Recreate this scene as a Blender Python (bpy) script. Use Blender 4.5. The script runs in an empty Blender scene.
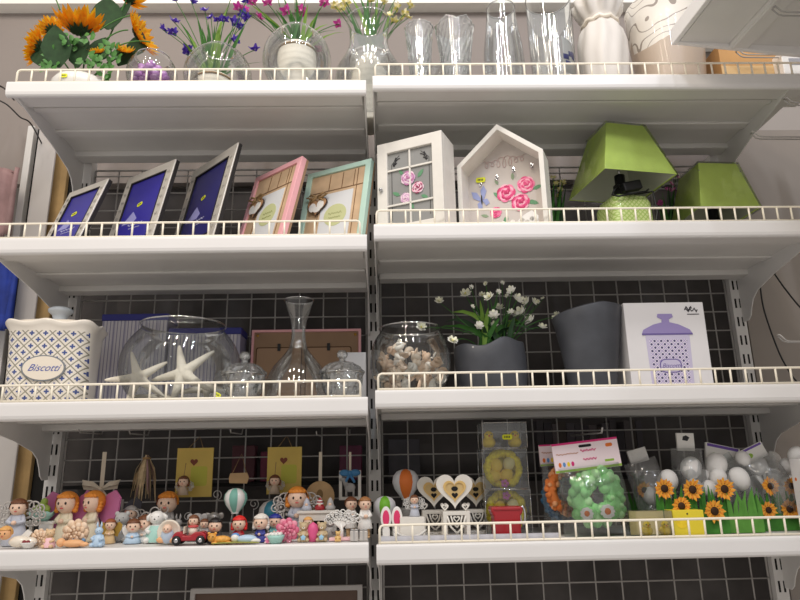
import bpy, math, random
from mathutils import Vector, Matrix, Euler
random.seed(11)
PI = math.pi
sc = bpy.context.scene
COL = sc.collection

# ------------------------------------------------------------------ camera
CX, CY, CZ, YAW, PIT, ROL, FPX = 0.0351, -1.4553, 0.0114, -0.0246, 0.2604, -0.0188, 656.99
FW = Vector((-math.sin(YAW)*math.cos(PIT), math.cos(YAW)*math.cos(PIT), math.sin(PIT)))
R0 = Vector((math.cos(YAW), math.sin(YAW), 0)); U0 = R0.cross(FW)
RT = R0*math.cos(ROL)+U0*math.sin(ROL); UP = U0*math.cos(ROL)-R0*math.sin(ROL)
CAM = Vector((CX, CY, CZ))
cd = bpy.data.cameras.new('camera'); cam = bpy.data.objects.new('camera', cd); COL.objects.link(cam)
cam.matrix_world = Matrix(((RT.x, UP.x, -FW.x, CX), (RT.y, UP.y, -FW.y, CY), (RT.z, UP.z, -FW.z, CZ), (0, 0, 0, 1)))
cd.sensor_fit = 'HORIZONTAL'; cd.sensor_width = 36; cd.lens = FPX*36/800; cd.clip_start = .02
sc.camera = cam

def at(px, py, Y):                       # a spot of the place at depth Y
    d = FW+RT*((px-400)/FPX)+UP*((300-py)/FPX)
    return CAM+d*((Y-CY)/d.y)
def PX(px, Y, z):                        # where along the shelf a thing stands
    t = (px-400)/FPX; a = RT-FW*t
    return CX-(a.y*(Y-CY)+a.z*(z-CZ))/a.x

# ------------------------------------------------------------------ materials
def lin(c):
    return tuple(((x/255)/12.92 if x/255 <= .04045 else ((x/255+.055)/1.055)**2.4) for x in c)
MATS = {}
def mat(name, c, rough=.5, metal=0., noise=0., nscale=30., bump=0., trans=0., ior=1.45, coat=0., emit=0., sss=0., glow=0.):
    if name in MATS: return MATS[name]
    m = bpy.data.materials.new(name); m.use_nodes = True
    nt = m.node_tree; b = nt.nodes['Principled BSDF']; L = nt.links
    col = lin(c)+(1,)
    b.inputs['Base Color'].default_value = col
    b.inputs['Roughness'].default_value = rough; b.inputs['Metallic'].default_value = metal
    b.inputs['Transmission Weight'].default_value = trans; b.inputs['IOR'].default_value = ior
    b.inputs['Coat Weight'].default_value = coat
    if sss: b.inputs['Subsurface Weight'].default_value = sss; b.inputs['Subsurface Radius'].default_value = (.01, .008, .006)
    if emit: b.inputs['Emission Color'].default_value = col; b.inputs['Emission Strength'].default_value = emit
    if noise or bump:
        tc = nt.nodes.new('ShaderNodeTexCoord'); n = nt.nodes.new('ShaderNodeTexNoise')
        n.inputs['Scale'].default_value = nscale; n.inputs['Detail'].default_value = 5
        L.new(tc.outputs['Object'], n.inputs['Vector'])
        if noise:
            r = nt.nodes.new('ShaderNodeValToRGB')
            r.color_ramp.elements[0].position = .3; r.color_ramp.elements[1].position = .7
            r.color_ramp.elements[0].color = tuple(x*(1-noise) for x in col[:3])+(1,)
            r.color_ramp.elements[1].color = tuple(min(1, x*(1+noise*.6)) for x in col[:3])+(1,)
            L.new(n.outputs['Fac'], r.inputs['Fac']); L.new(r.outputs['Color'], b.inputs['Base Color'])
        if bump:
            bp = nt.nodes.new('ShaderNodeBump'); bp.inputs['Strength'].default_value = bump; bp.inputs['Distance'].default_value = .004
            L.new(n.outputs['Fac'], bp.inputs['Height']); L.new(bp.outputs['Normal'], b.inputs['Normal'])
    if glow:                              # light passes through thin petals, leaves and fabric
        tl = nt.nodes.new('ShaderNodeBsdfTranslucent'); mx = nt.nodes.new('ShaderNodeMixShader'); mx.inputs[0].default_value = glow
        src = b.inputs['Base Color'].links[0].from_socket if b.inputs['Base Color'].links else None
        if src: L.new(src, tl.inputs[0])
        else: tl.inputs[0].default_value = col
        L.new(b.outputs[0], mx.inputs[1]); L.new(tl.outputs[0], mx.inputs[2]); L.new(mx.outputs[0], nt.nodes['Material Output'].inputs[0])
    MATS[name] = m
    return m
def thin(name, tint=(250, 252, 252), edge=.35, base=.05, rough=.02, bump=0., nscale=20., haze=0.):   # thin clear glass or film
    if name in MATS: return MATS[name]
    m = bpy.data.materials.new(name); m.use_nodes = True; nt = m.node_tree; L = nt.links
    for n in list(nt.nodes):
        if n.type != 'OUTPUT_MATERIAL': nt.nodes.remove(n)
    out = [n for n in nt.nodes if n.type == 'OUTPUT_MATERIAL'][0]
    tr = nt.nodes.new('ShaderNodeBsdfTransparent'); tr.inputs[0].default_value = lin(tint)+(1,)
    gl = nt.nodes.new('ShaderNodeBsdfAnisotropic') if False else nt.nodes.new('ShaderNodeBsdfGlossy')
    gl.inputs['Roughness'].default_value = rough
    lw = nt.nodes.new('ShaderNodeLayerWeight'); lw.inputs['Blend'].default_value = edge
    mr = nt.nodes.new('ShaderNodeMapRange'); mr.inputs['To Min'].default_value = base; mr.inputs['To Max'].default_value = .75
    L.new(lw.outputs['Fresnel'], mr.inputs['Value'])
    mx = nt.nodes.new('ShaderNodeMixShader'); L.new(mr.outputs[0], mx.inputs[0]); L.new(tr.outputs[0], mx.inputs[1]); L.new(gl.outputs[0], mx.inputs[2])
    last = mx
    if haze:
        df = nt.nodes.new('ShaderNodeBsdfDiffuse'); df.inputs[0].default_value = (.8, .8, .8, 1)
        m2 = nt.nodes.new('ShaderNodeMixShader'); m2.inputs[0].default_value = haze
        L.new(mx.outputs[0], m2.inputs[1]); L.new(df.outputs[0], m2.inputs[2]); last = m2
    if bump:
        tc = nt.nodes.new('ShaderNodeTexCoord'); n = nt.nodes.new('ShaderNodeTexNoise'); n.inputs['Scale'].default_value = nscale
        L.new(tc.outputs['Object'], n.inputs['Vector'])
        bp = nt.nodes.new('ShaderNodeBump'); bp.inputs['Strength'].default_value = bump; bp.inputs['Distance'].default_value = .01
        L.new(n.outputs['Fac'], bp.inputs['Height']); L.new(bp.outputs['Normal'], gl.inputs['Normal']); L.new(bp.outputs['Normal'], lw.inputs['Normal'])
    L.new(last.outputs[0], out.inputs[0])
    MATS[name] = m
    return m

class NG:                                 # small node-graph helper for patterned surfaces
    def __init__(s, name, rough=.35, coat=.3):
        s.m = bpy.data.materials.new(name); s.m.use_nodes = True; s.nt = s.m.node_tree
        s.b = s.nt.nodes['Principled BSDF']; s.b.inputs['Roughness'].default_value = rough; s.b.inputs['Coat Weight'].default_value = coat
        tc = s.nt.nodes.new('ShaderNodeTexCoord'); sp = s.nt.nodes.new('ShaderNodeSeparateXYZ')
        s.nt.links.new(tc.outputs['Object'], sp.inputs[0]); s.x, s.y, s.z = sp.outputs
    def op(s, o, a, b=0., c=0.):
        n = s.nt.nodes.new('ShaderNodeMath'); n.operation = o
        for i, v in enumerate((a, b, c)):
            if isinstance(v, (int, float)): n.inputs[i].default_value = v
            else: s.nt.links.new(v, n.inputs[i])
        return n.outputs[0]
    def mix(s, f, a, b):
        n = s.nt.nodes.new('ShaderNodeMix'); n.data_type = 'RGBA'
        s.nt.links.new(f, n.inputs[0])
        for v, i in ((a, 6), (b, 7)):
            if isinstance(v, tuple): n.inputs[i].default_value = lin(v)+(1,)
            else: s.nt.links.new(v, n.inputs[i])
        return n.outputs[2]
    def done(s, c):
        s.nt.links.new(c, s.b.inputs['Base Color']); return s.m

# ------------------------------------------------------------------ mesh building
def T(x, y=None, z=None): return Matrix.Translation(x if y is None else (x, y, z))
def RX(a): return Matrix.Rotation(a, 4, 'X')
def RY(a): return Matrix.Rotation(a, 4, 'Y')
def RZ(a): return Matrix.Rotation(a, 4, 'Z')
def SC(x, y, z): return Matrix.Diagonal((x, y, z, 1))
class MB:
    def __init__(s, *mats):
        s.v = []; s.f = []; s.mi = []; s.sm = []; s.mats = list(mats); s.cur = 0; s.M = Matrix()
    def m(s, mt):
        if mt not in s.mats: s.mats.append(mt)
        s.cur = s.mats.index(mt); return s
    def put(s, verts, faces, smooth=True, M=None):
        o = len(s.v); MM = s.M @ M if M is not None else s.M
        s.v += [tuple(MM @ Vector(p)) for p in verts]
        for f in faces:
            s.f.append([o+i for i in f]); s.mi.append(s.cur); s.sm.append(smooth)
        return s
    def box(s, c, d, M=None):
        x, y, z = d[0]/2, d[1]/2, d[2]/2
        v = [(c[0]+i*x, c[1]+j*y, c[2]+k*z) for i in (-1, 1) for j in (-1, 1) for k in (-1, 1)]
        return s.put(v, [(0, 1, 3, 2), (4, 6, 7, 5), (0, 4, 5, 1), (2, 3, 7, 6), (0, 2, 6, 4), (1, 5, 7, 3)], False, M)
    def tube(s, pts, r, seg=8, closed=False, M=None):
        pts = [Vector(p) for p in pts]; n = len(pts); rs = r if isinstance(r, (list, tuple)) else [r]*n
        v = []; f = []; ref = None
        for i, p in enumerate(pts):
            if closed: t = pts[(i+1) % n]-pts[i-1]
            else: t = pts[min(i+1, n-1)]-pts[max(i-1, 0)]
            t.normalize()
            if ref is None: ref = Vector((0, 0, 1)) if abs(t.z) < .9 else Vector((1, 0, 0))
            a = t.cross(ref)
            if a.length < 1e-6: a = t.orthogonal()
            a.normalize(); b = a.cross(t).normalized(); ref = b
            for k in range(seg):
                q = 2*PI*k/seg; v.append(p+(a*math.cos(q)+b*math.sin(q))*rs[i])
        for i in range(n if closed else n-1):
            j = (i+1) % n
            for k in range(seg):
                k2 = (k+1) % seg; f.append((i*seg+k, i*seg+k2, j*seg+k2, j*seg+k))
        if not closed: f += [tuple(range(seg))[::-1], tuple((n-1)*seg+k for k in range(seg))]
        return s.put(v, f, True, M)
    def lathe(s, prof, seg=32, fn=None, M=None, smooth=True):
        v = []; f = []; n = len(prof)
        for i, (r, z) in enumerate(prof):
            for k in range(seg):
                q = 2*PI*k/seg
                if fn: v.append(fn(q, r, z))
                else: v.append((r*math.cos(q), r*math.sin(q), z))
        for i in range(n-1):
            for k in range(seg):
                k2 = (k+1) % seg; f.append((i*seg+k, i*seg+k2, (i+1)*seg+k2, (i+1)*seg+k))
        if prof[0][0] > 1e-5: pass
        return s.put(v, f, smooth, M)
    def ball(s, c, r, d=(1, 1, 1), seg=14, rings=9, keep=None, M=None):
        v = []; f = []
        for i in range(rings+1):
            a = -PI/2+PI*i/rings
            for k in range(seg):
                q = 2*PI*k/seg; v.append((math.cos(a)*math.cos(q), math.cos(a)*math.sin(q), math.sin(a)))
        for i in range(rings):
            for k in range(seg):
                k2 = (k+1) % seg; q = (i*seg+k, i*seg+k2, (i+1)*seg+k2, (i+1)*seg+k)
                if keep:
                    m = sum((Vector(v[t]) for t in q), Vector())/4
                    if not keep(m): continue
                f.append(q)
        v = [(c[0]+p[0]*r*d[0], c[1]+p[1]*r*d[1], c[2]+p[2]*r*d[2]) for p in v]
        return s.put(v, f, True, M)
    def prism(s, out, t, M=None, y0=0., smooth=False):       # outline in x-z, thickness along +y
        n = len(out)
        v = [(x, y0, z) for x, z in out]+[(x, y0+t, z) for x, z in out]
        f = [tuple(range(n)), tuple(range(2*n-1, n-1, -1))]+[(i, n+i, n+(i+1) % n, (i+1) % n) for i in range(n)]
        return s.put(v, f, smooth, M)
    def ring(s, out, inn, t, M=None, y0=0.):                  # plate with an opening (same count of points)
        n = len(out)
        v = [(x, y0, z) for x, z in out]+[(x, y0, z) for x, z in inn]+[(x, y0+t, z) for x, z in out]+[(x, y0+t, z) for x, z in inn]
        f = []
        for i in range(n):
            j = (i+1) % n
            f += [(i, j, n+j, n+i), (2*n+i, 3*n+i, 3*n+j, 2*n+j), (i, 2*n+i, 2*n+j, j), (n+i, n+j, 3*n+j, 3*n+i)]
        return s.put(v, f, False, M)
    def blade(s, pts, w, side=(1, 0, 0), fold=.25, M=None):   # leaf or petal along pts, width list w
        pts = [Vector(p) for p in pts]; n = len(pts); v = []; f = []
        for i, p in enumerate(pts):
            t = (pts[min(i+1, n-1)]-pts[max(i-1, 0)]).normalized()
            a = Vector(side); a = (a-t*a.dot(t))
            if a.length < 1e-4: a = t.orthogonal()
            a.normalize(); nn = a.cross(t); ww = w[i] if isinstance(w, (list, tuple)) else w
            v += [p-a*ww/2+nn*ww*fold, p, p+a*ww/2+nn*ww*fold]
        for i in range(n-1):
            o = i*3; f += [(o, o+1, o+4, o+3), (o+1, o+2, o+5, o+4)]
        return s.put(v, f, True, M)
    def build(s, name, parent=None, loc=None, rot=None, bevel=0, sub=0, solid=0):
        me = bpy.data.meshes.new(name); me.from_pydata(s.v, [], s.f)
        for mt in s.mats: me.materials.append(mt)
        me.polygons.foreach_set('material_index', s.mi); me.polygons.foreach_set('use_smooth', s.sm); me.validate(); me.update()
        o = bpy.data.objects.new(name, me); COL.objects.link(o)
        if parent: o.parent = parent
        if loc is not None: o.location = loc
        if rot is not None: o.rotation_euler = rot
        if solid:
            md = o.modifiers.new('thickness', 'SOLIDIFY'); md.thickness = solid; md.offset = 0
        if bevel:
            md = o.modifiers.new('bevel', 'BEVEL'); md.width = bevel; md.segments = 2; md.limit_method = 'ANGLE'
        if sub:
            md = o.modifiers.new('smooth', 'SUBSURF'); md.levels = sub; md.render_levels = sub
        return o
def tag(o, label=None, cat=None, group=None, kind=None):
    if label: o['label'] = label
    if cat: o['category'] = cat
    if group: o['group'] = group
    if kind: o['kind'] = kind
    return o
def thing(name, label, cat, loc, rz=0, group=None, rot=None):
    o = bpy.data.objects.new(name, None); o.empty_display_size = .02; COL.objects.link(o)
    o.location = loc; o.rotation_euler = rot if rot else (0, 0, rz)
    return tag(o, label, cat, group)
def dup(root, loc, rot=None, label=None, group=None, scale=None):
    r = root.copy(); COL.objects.link(r); r.location = loc
    if rot is not None: r.rotation_euler = rot
    if scale: r.scale = scale if isinstance(scale, (tuple, list)) else (scale,)*3
    if label: r['label'] = label
    if group: r['group'] = group
    for ch in list(root.children):
        c = ch.copy(); COL.objects.link(c); c.parent = r
        for g in ch.children:
            d = g.copy(); COL.objects.link(d); d.parent = c
    return r
def text(name, body, size, mt, parent, loc, rot=(PI/2, 0, 0), shear=0., ext=.0004, align='CENTER'):
    cu = bpy.data.curves.new(name, 'FONT'); cu.body = body; cu.size = size; cu.shear = shear; cu.extrude = ext
    cu.align_x = align; cu.align_y = 'CENTER'
    tmp = bpy.data.objects.new('tmp', cu); COL.objects.link(tmp)
    dg = bpy.context.evaluated_depsgraph_get(); dg.update()
    me = bpy.data.meshes.new_from_object(tmp.evaluated_get(dg)); COL.objects.unlink(tmp); bpy.data.objects.remove(tmp)
    me.name = name; me.materials.clear(); me.materials.append(mt)
    o = bpy.data.objects.new(name, me); COL.objects.link(o); o.parent = parent; o.location = loc; o.rotation_euler = rot
    return o
def rrect(w, h, r, n=5, cx=0, cz=0):
    o = []
    for sx, sz, a0 in ((1, 1, 0), (-1, 1, PI/2), (-1, -1, PI), (1, -1, 1.5*PI)):
        for k in range(n+1):
            a = a0+PI/2*k/n; o.append((cx+sx*(w/2-r)+r*math.cos(a), cz+sz*(h/2-r)+r*math.sin(a)))
    return o
def rect(x0, x1, z0, z1): return [(x0, z0), (x1, z0), (x1, z1), (x0, z1)]
def oval(rx, rz, n=24, cx=0, cz=0): return [(cx+rx*math.cos(2*PI*k/n), cz+rz*math.sin(2*PI*k/n)) for k in range(n)]
def heart(s, n=32, cx=0, cz=0):
    o = []
    for k in range(n):
        t = 2*PI*k/n; x = 16*math.sin(t)**3; z = 13*math.cos(t)-5*math.cos(2*t)-2*math.cos(3*t)-math.cos(4*t)
        o.append((cx+x*s/32, cz+(z+2)*s/32))
    return o
def arc(p0, p1, bow, n=8):               # curve from p0 to p1 bowed by vector
    p0, p1, b = Vector(p0), Vector(p1), Vector(bow)
    return [p0.lerp(p1, i/n)+b*(4*(i/n)*(1-i/n)) for i in range(n+1)]

white_metal = mat('white_powder_coat', (226, 224, 222), .42, noise=.03, nscale=8)
lip_white = mat('white_gloss_rail', (236, 234, 233), .28, noise=.02, nscale=6)
grey_metal = mat('grey_shelf_metal', (222, 220, 217), .45, noise=.04, nscale=9)
ivory_wire = mat('ivory_coated_wire', (252, 244, 226), .4)
wire_grey = mat('grey_coated_wire', (172, 169, 166), .45)
slot_dark = mat('slot_dark', (28, 27, 27), .8)
black = mat('black_plastic', (22, 22, 24), .4)
chrome = mat('chrome', (205, 205, 208), .18, metal=1)
gold = mat('gold_metal', (205, 165, 80), .3, metal=1)
glass = thin('clear_thin_glass', edge=.42, base=.03)
crystal = thin('cut_crystal', edge=.5, base=.24, rough=.05, haze=.05)
film = thin('clear_plastic_film', edge=.3, base=.06, rough=.1, bump=1., nscale=18, haze=.04)
clearbox = thin('clear_plastic_box', edge=.35, base=.06, rough=.06, haze=.02)
yellow_tag = mat('yellow_price_sticker', (228, 232, 40), .5)
ink = mat('dark_ink', (40, 40, 45), .6)
white = mat('white_ceramic', (238, 236, 232), .25, coat=.4)
cream = mat('cream_ceramic', (240, 230, 214), .25, coat=.4)
card = mat('white_card', (236, 234, 230), .6)
skin = mat('painted_skin', (236, 202, 178), .45)
brown = mat('painted_brown_hair', (110, 66, 40), .5)
orange_hair = mat('painted_orange_hair', (226, 140, 50), .5, noise=.15, nscale=120)
black_hair = mat('painted_black_hair', (30, 24, 24), .4)
pinkm = mat('pink_paint', (232, 130, 170), .45)
paleblue = mat('pale_blue_paint', (186, 210, 232), .4)
palepink = mat('pale_pink_paint', (245, 200, 205), .4)
mint = mat('mint_paint', (170, 215, 205), .4)
navy = mat('navy_paint', (40, 50, 140), .4)
red = mat('red_paint', (164, 24, 36), .3, coat=.5)
greyp = mat('silver_grey_paint', (175, 172, 170), .4)
teal = mat('teal_paint', (50, 130, 150), .4)
green = mat('leaf_green', (66, 122, 50), .6, noise=.3, nscale=40, glow=.3)
dkgreen = mat('dark_leaf_green', (40, 70, 38), .75, noise=.3, nscale=50, glow=.15)
yelgreen = mat('yellow_green_leaf', (122, 160, 62), .6, noise=.2, nscale=40, glow=.3)
wood = mat('light_wood', (206, 170, 125), .6, noise=.2, nscale=25)
kraft = mat('kraft_board', (156, 126, 100), .7, noise=.08, nscale=20)

# ------------------------------------------------------------------ room
ZL = [.9754, .5617, .1801, -.1234]; ZR = [.9876, .587, .1941, -.1282]
XL, XM, XR, DEP = -.9, 0., 1.14, .387
def struct(name, mb, **k): return tag(mb.build(name, **k), kind='structure')
wallm = mat('beige_grey_wall', (186, 178, 172), .8, noise=.04, nscale=4)
floorm = mat('grey_floor_tile', (205, 200, 194), .35, noise=.08, nscale=3)
dark_space = mat('dark_space_tone', (84, 80, 79), .85, noise=.35, nscale=7)  # shade of the open space behind the grids, put into the colour
struct('wall_back', MB(wallm).box((0, .83, .3), (6, .06, 3.4)))
struct('floor', MB(floorm).box((0, -1.6, -1.43), (6, 5, .06)))
struct('trim_1', MB(mat('white_soffit', (250, 248, 242), .5)).box((-.15, .63, 1.852), (4.2, .28, .5)))
# upper back panel behind the top shelf and a dark sheet painting the dim open space behind the wire grids
struct('wall_panel_upper', MB(mat('taupe_panel', (150, 141, 136), .75, noise=.04, nscale=5)).box((-.15, .555, 1.37), (2.62, .03, .84)))
struct('dark_space_sheet', MB(dark_space).box((.11, .585, .2), (2.06, .02, 1.49)))

# ------------------------------------------------------------------ shelving
def upright(x, label, w=.034):
    t = thing('slotted_upright', label, 'upright', (x, DEP+.018, -1.4), group='slotted uprights of the shelving')
    p = MB(white_metal).box((0, 0, 1.18), (w, .034, 2.36))
    q = p.m(slot_dark)
    for k in range(26):
        z = 1.0+k*.055
        if z > 2.3: break
        for sx in (-.0068, .0068): q.box((sx, -.0172, z), (.0055, .001, .028))
    p.build('post', t, bevel=.0006)
    return t
upright(XL+.035, 'white slotted upright behind the picture frame and biscuit jar end')
upright(XM+.003, 'white slotted upright between the two shelf bays')
upright(1.071, 'white slotted upright beside the hooks and loose cables')
def grid(x0, x1, xw, label):
    mb = MB(wire_grey); z0, z1 = -.62, .93
    k = 0; x = xw
    while x > x0+.02: x -= .07
    x += .07
    while x < x1-.01:
        mb.tube([(x, 0, z0), (x, 0, z1)], .0021, 6); x += .07
    z = .066
    while z > z0: z -= .0562
    z += .0562
    while z < z1: mb.tube([(x0, -.0035, z), (x1, -.0035, z)], .0021, 6); z += .0562
    for x in (x0, x1): mb.tube([(x, 0, z0), (x, 0, z1)], .003, 6)
    for z in (z0, z1): mb.tube([(x0, 0, z), (x1, 0, z)], .003, 6)
    t = thing('wire_grid_panel', label, 'grid panel', (0, DEP+.022, 0), group='wire grid panels')
    mb.build('wire_mesh', t)
grid(XL+.056, XM-.018, PX(113, DEP, .06), 'grey wire grid panel behind the figurine and picture frame bay')
grid(XM+.024, 1.05, PX(382, DEP, .25), 'grey wire grid panel behind the dark planters and lamp bay')

def shelf(x0, x1, z, label, fence=True, dL=.2, dR=.2, bx=None):
    w = x1-x0
    t = thing('metal_shelf', label, 'shelf', ((x0+x1)/2, 0, z), group='white metal shelves')
    h = w/2-.004
    p = MB(grey_metal).box((0, DEP/2, -.012), (2*h-.006, DEP-.01, .022))
    p.build('shelf_panel', t, bevel=.002)
    s = MB(grey_metal)
    s.box((0, .038, -.03), (2*h-.02, .05, .015)); s.box((0, .092, -.026), (2*h-.02, .02, .006)); s.box((0, DEP-.04, -.031), (2*h-.02, .05, .017))
    s.box((0, .215, -.026), (2*h-.02, .035, .007))
    s.build('stiffener', t, bevel=.003)
    # curved front rail: bullnose top and turned-in foot
    prof = [(.012, 0), (.004, 0), (.0005, -.003), (0, -.008), (0, -.030), (.002, -.037), (.006, -.0408), (.014, -.0408), (.014, -.036), (.012, -.034)]
    r = MB(lip_white); n = len(prof)
    v = [(sx*h, y, zz) for sx in (-1, 1) for y, zz in prof]
    r.put(v, [tuple(range(n))[::-1], tuple(range(n, 2*n))]+[(i, (i+1) % n, n+(i+1) % n, n+i) for i in range(n)], False)
    r.build('front_rail', t, bevel=.0012)
    if fence:
        g = MB(ivory_wire); fh = .0375; L = 2*h-(.034 if x0 < -.5 else .014); nb = round(L/.0352); yy = .011
        c = .008
        path = [(-L/2, yy, .0)]+[(-L/2, yy, fh-c), (-L/2+c*.3, yy, fh-c*.3), (-L/2+c, yy, fh)]+[(L/2-c, yy, fh), (L/2-c*.3, yy, fh-c*.3), (L/2, yy, fh-c)]+[(L/2, yy, 0)]
        g.tube(path, .0027, 8)
        g.tube([(-L/2, yy, .003), (L/2, yy, .003)], .0024, 8)
        for k in range(1, nb): g.tube([(-L/2+L*k/nb, yy, .001), (-L/2+L*k/nb, yy, fh)], .0024, 6)
        tag(g.build('wire_guard', t), 'ivory wire guard rail')
    for sx, dd in ((-1, dL), (1, dR)):
        o = [(.012, -.022), (DEP-.002, -.022), (DEP-.002, -.165), (.356, -.165), (.342, -.155), (.333, -.135), (.318, -.112), (.29, -.094), (.2, -.072), (.10, -.056), (.012, -.040)]
        b = MB(white_metal); M = T((bx[0 if sx < 0 else 1]-(x0+x1)/2) if bx else sx*(h-.004), 0, 0) @ RZ(PI/2)
        b.prism([(y, zz) for y, zz in o], .003, M, -.0015)
        b.build('bracket', t, bevel=.0006)
    return t
LN = ['carrying the sunflowers and glass bowls', 'carrying the five photo frames', 'carrying the biscuit jar, starfish bowl and decanter', 'crowded with little figurines']
RN = ['carrying the glass vases and white ceramic vase', 'carrying the house key cabinet and green lamps', 'carrying the dark planters and shell jar', 'carrying the heart lanterns and sunflower packs']
for i in range(4):
    shelf(XL, XM, ZL[i], 'white metal shelf '+LN[i], fence=(i < 3), bx=(-.872, -.008))
    shelf(XM+.008, XR, ZR[i], 'white metal shelf '+RN[i], dL=.11, dR=.15, bx=(.014, 1.078))

# perpendicular shelf of the neighbouring fixture, high up and nearer
t = thing('metal_shelf', 'white shelf jutting out across the upper corner above the beige pot', 'shelf', (.775, -.03, 1.05), rz=.07)
b = MB(grey_metal); b.box((.24, -.45, .012), (.46, .9, .02)); b.build('shelf_panel', t, bevel=.002)
b = MB(lip_white); b.box((0, -.45, .02), (.012, .9, .042)); b.prism([(0, 0), (.47, -.032), (.47, .036), (0, .036)], .012, None, -.012); b.build('front_rail', t, bevel=.002)
b = MB(grey_metal); b.box((.165, -.45, -.004), (.05, .88, .012)); b.box((.15, -.45, -.009), (.012, .88, .008)); b.build('stiffener', t, bevel=.002)

def hook(px, py, Y, label, L=.2, yaw=0):
    p = at(px, py, Y); L = 1.301-p.x
    t = thing('wire_hook', label, 'hook', p, yaw, group='display hooks of the side fixture')
    mb = MB(wire_grey)
    for dy in (-.006, .006):
        mb.tube([(0, dy, .016), (.012, dy, .003), (.022, dy, 0), (L, dy, -.004)], .0018, 8)
    mb.tube([(0, -.006, .016), (-.001, 0, .0175), (0, .006, .016)], .0022, 8)
    mb.build('prong', t)
    m2 = MB(white_metal).box((L+.002, 0, -.006), (.006, .03, .04)); m2.build('mount_plate', t, bevel=.001)
hook(753, 138, .06, 'wire hook under the jutting corner shelf, above the second lamp', .22)
hook(786, 104, -.05, 'wire hook highest beneath the corner shelf underside', .2)
hook(763, 238, .05, 'wire hook just below the rail of the lamp shelf', .22)
hook(780, 342, .1, 'wire hook beside the loose black cables', .2)
hook(738, 56, .08, 'wire hook over the cardboard box on the top shelf', .25)
hook(775, 14, -.2, 'thin wire hook hanging beneath the corner shelf panel', .15)
# side fixture upright the hooks are mounted on
t = thing('fixture_side_panel', 'grey side board carrying the wire hooks beyond the lamp shelf', 'board', (1.32, -.1, -1.4))
MB(mat('taupe_fixture', (150, 142, 136), .6)).box((0, 0, 1.25), (.03, .6, 2.5)).build('board', t, bevel=.003)
MB(white_metal).box((0, -.315, 1.25), (.034, .03, 2.5)).build('post', t, bevel=.002)
t = thing('taupe_back_board', 'taupe back board filling the space beyond the white upright with the cables', 'board', (1.7, .5, -1.4))
MB(mat('taupe_board', (150, 141, 133), .7, noise=.04, nscale=5)).box((0, 0, 1.25), (1.1, .02, 2.5)).build('board', t)

def cable(name, pts, r, label):
    n = []
    P = [Vector(p) for p in pts]
    for i in range(len(P)-1):
        a, b_, c, d = P[max(i-1, 0)], P[i], P[i+1], P[min(i+2, len(P)-1)]
        for k in range(8):
            u = k/8; n.append(.5*((2*b_)+(c-a)*u+(2*a-5*b_+4*c-d)*u*u+(-a+3*b_-3*c+d)*u**3))
    n.append(P[-1])
    tag(MB(black).tube(n, r, 8).build(name), label, 'cable')
cable('power_cable', [at(760, 285, .47), at(764, 310, .47), at(776, 345, .46), at(786, 366, .46), at(800, 385, .46), at(840, 420, .5), at(850, 520, .46), (1.22, .46, -.9), (1.3, .45, -1.396), (1.2, .1, -1.396)], .0024, 'black cable hanging behind the white upright, nearest to it')
cable('power_cable', [at(772, 270, .44), at(786, 290, .42), at(805, 312, .42), at(830, 330, .45)], .0024, 'black cable slanting across the pale wall beyond the white upright')
cable('power_cable', [at(-12, 96, .3), at(6, 104, .31), at(20, 117, .33), at(31, 124, .36), at(45, 150, .5)], .0022, 'dark cable drooping beside the end bracket under the sunflowers')
cable('power_cable', [at(-10, 82, .2), at(0, 86, .2), at(6, 90, .3), at(14, 100, .45)], .0025, 'short blue-black cable at the rail end below the sunflowers')

# left-hand neighbours: column, wood board, garments
def slab(name, x0px, x1px, Y, d, label, cat, m_, zr=.75, z0=-1.4, z1=1.14):
    xa, xb = PX(x0px, Y, zr), PX(x1px, Y, zr)
    t = tag(MB(m_).box(((xa+xb)/2, Y+d/2, (z0+z1)/2), (xb-xa, d, z1-z0)).build(name, bevel=.003), label, cat)
slab('fixture_column', 25, 45, .46, .01, 'grey white fixture column beside the wooden board', 'column', mat('grey_white_column', (196, 192, 190), .5))
slab('wooden_board', 45, 59, .50, .02, 'tall wooden board standing between the grey column and the shelf end', 'board', mat('tan_board', (190, 158, 108), .6, noise=.25, nscale=12))
slab('white_post', 12, 19, .50, .03, 'slim white post standing beside the hanging garments', 'post', white_metal)
slab('dark_gap_sheet', 17, 72, .523, .01, 'black sheet painting the dark gap behind the grey column and wooden board', 'dark gap', slot_dark)  # black sheet added as the shade in the gaps, no real board
def garment(px0, px1, py0, py1, Y, m_, label):
    a, b_ = at(px0, py0, Y), at(px1, py1, Y); mb = MB(m_)
    n, k = 26, 12; v = []
    for j in range(k+1):
        for i in range(n+1):
            u, w = i/n, j/k
            v.append((a.x+(b_.x-a.x)*u, Y+.012*math.sin(u*23+w*1.5)+.008*math.sin(u*51), a.z+(b_.z-a.z)*w-(0.03*abs(u-.5)*2 if j == 0 else 0)))
    f = [(j*(n+1)+i, j*(n+1)+i+1, (j+1)*(n+1)+i+1, (j+1)*(n+1)+i) for j in range(k) for i in range(n)]
    mb.put(v, f)
    t = thing('hanging_garment', label, 'garment', (0, 0, 0))
    mb.build('cloth', t, solid=.006)
    c = Vector(((a.x+b_.x)/2, Y, a.z))
    MB(chrome).tube([c+Vector(p) for p in ((0, 0, 0), (0, 0, .03), (.015, 0, .04), (.02, 0, .055), (.01, 0, .07), (-.005, 0, .068))], .0025, 8).build('hanger_hook', t)
garment(-60, 11, 164, 236, .42, mat('mauve_cloth', (160, 130, 130), .8, noise=.25, nscale=18), 'mauve grey garment hanging beside the slim white post')
garment(-60, 12, 255, 330, .42, mat('blue_cloth', (36, 60, 150), .7, noise=.35, nscale=22), 'bright blue garment hanging low behind the photo frame shelf end')

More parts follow.
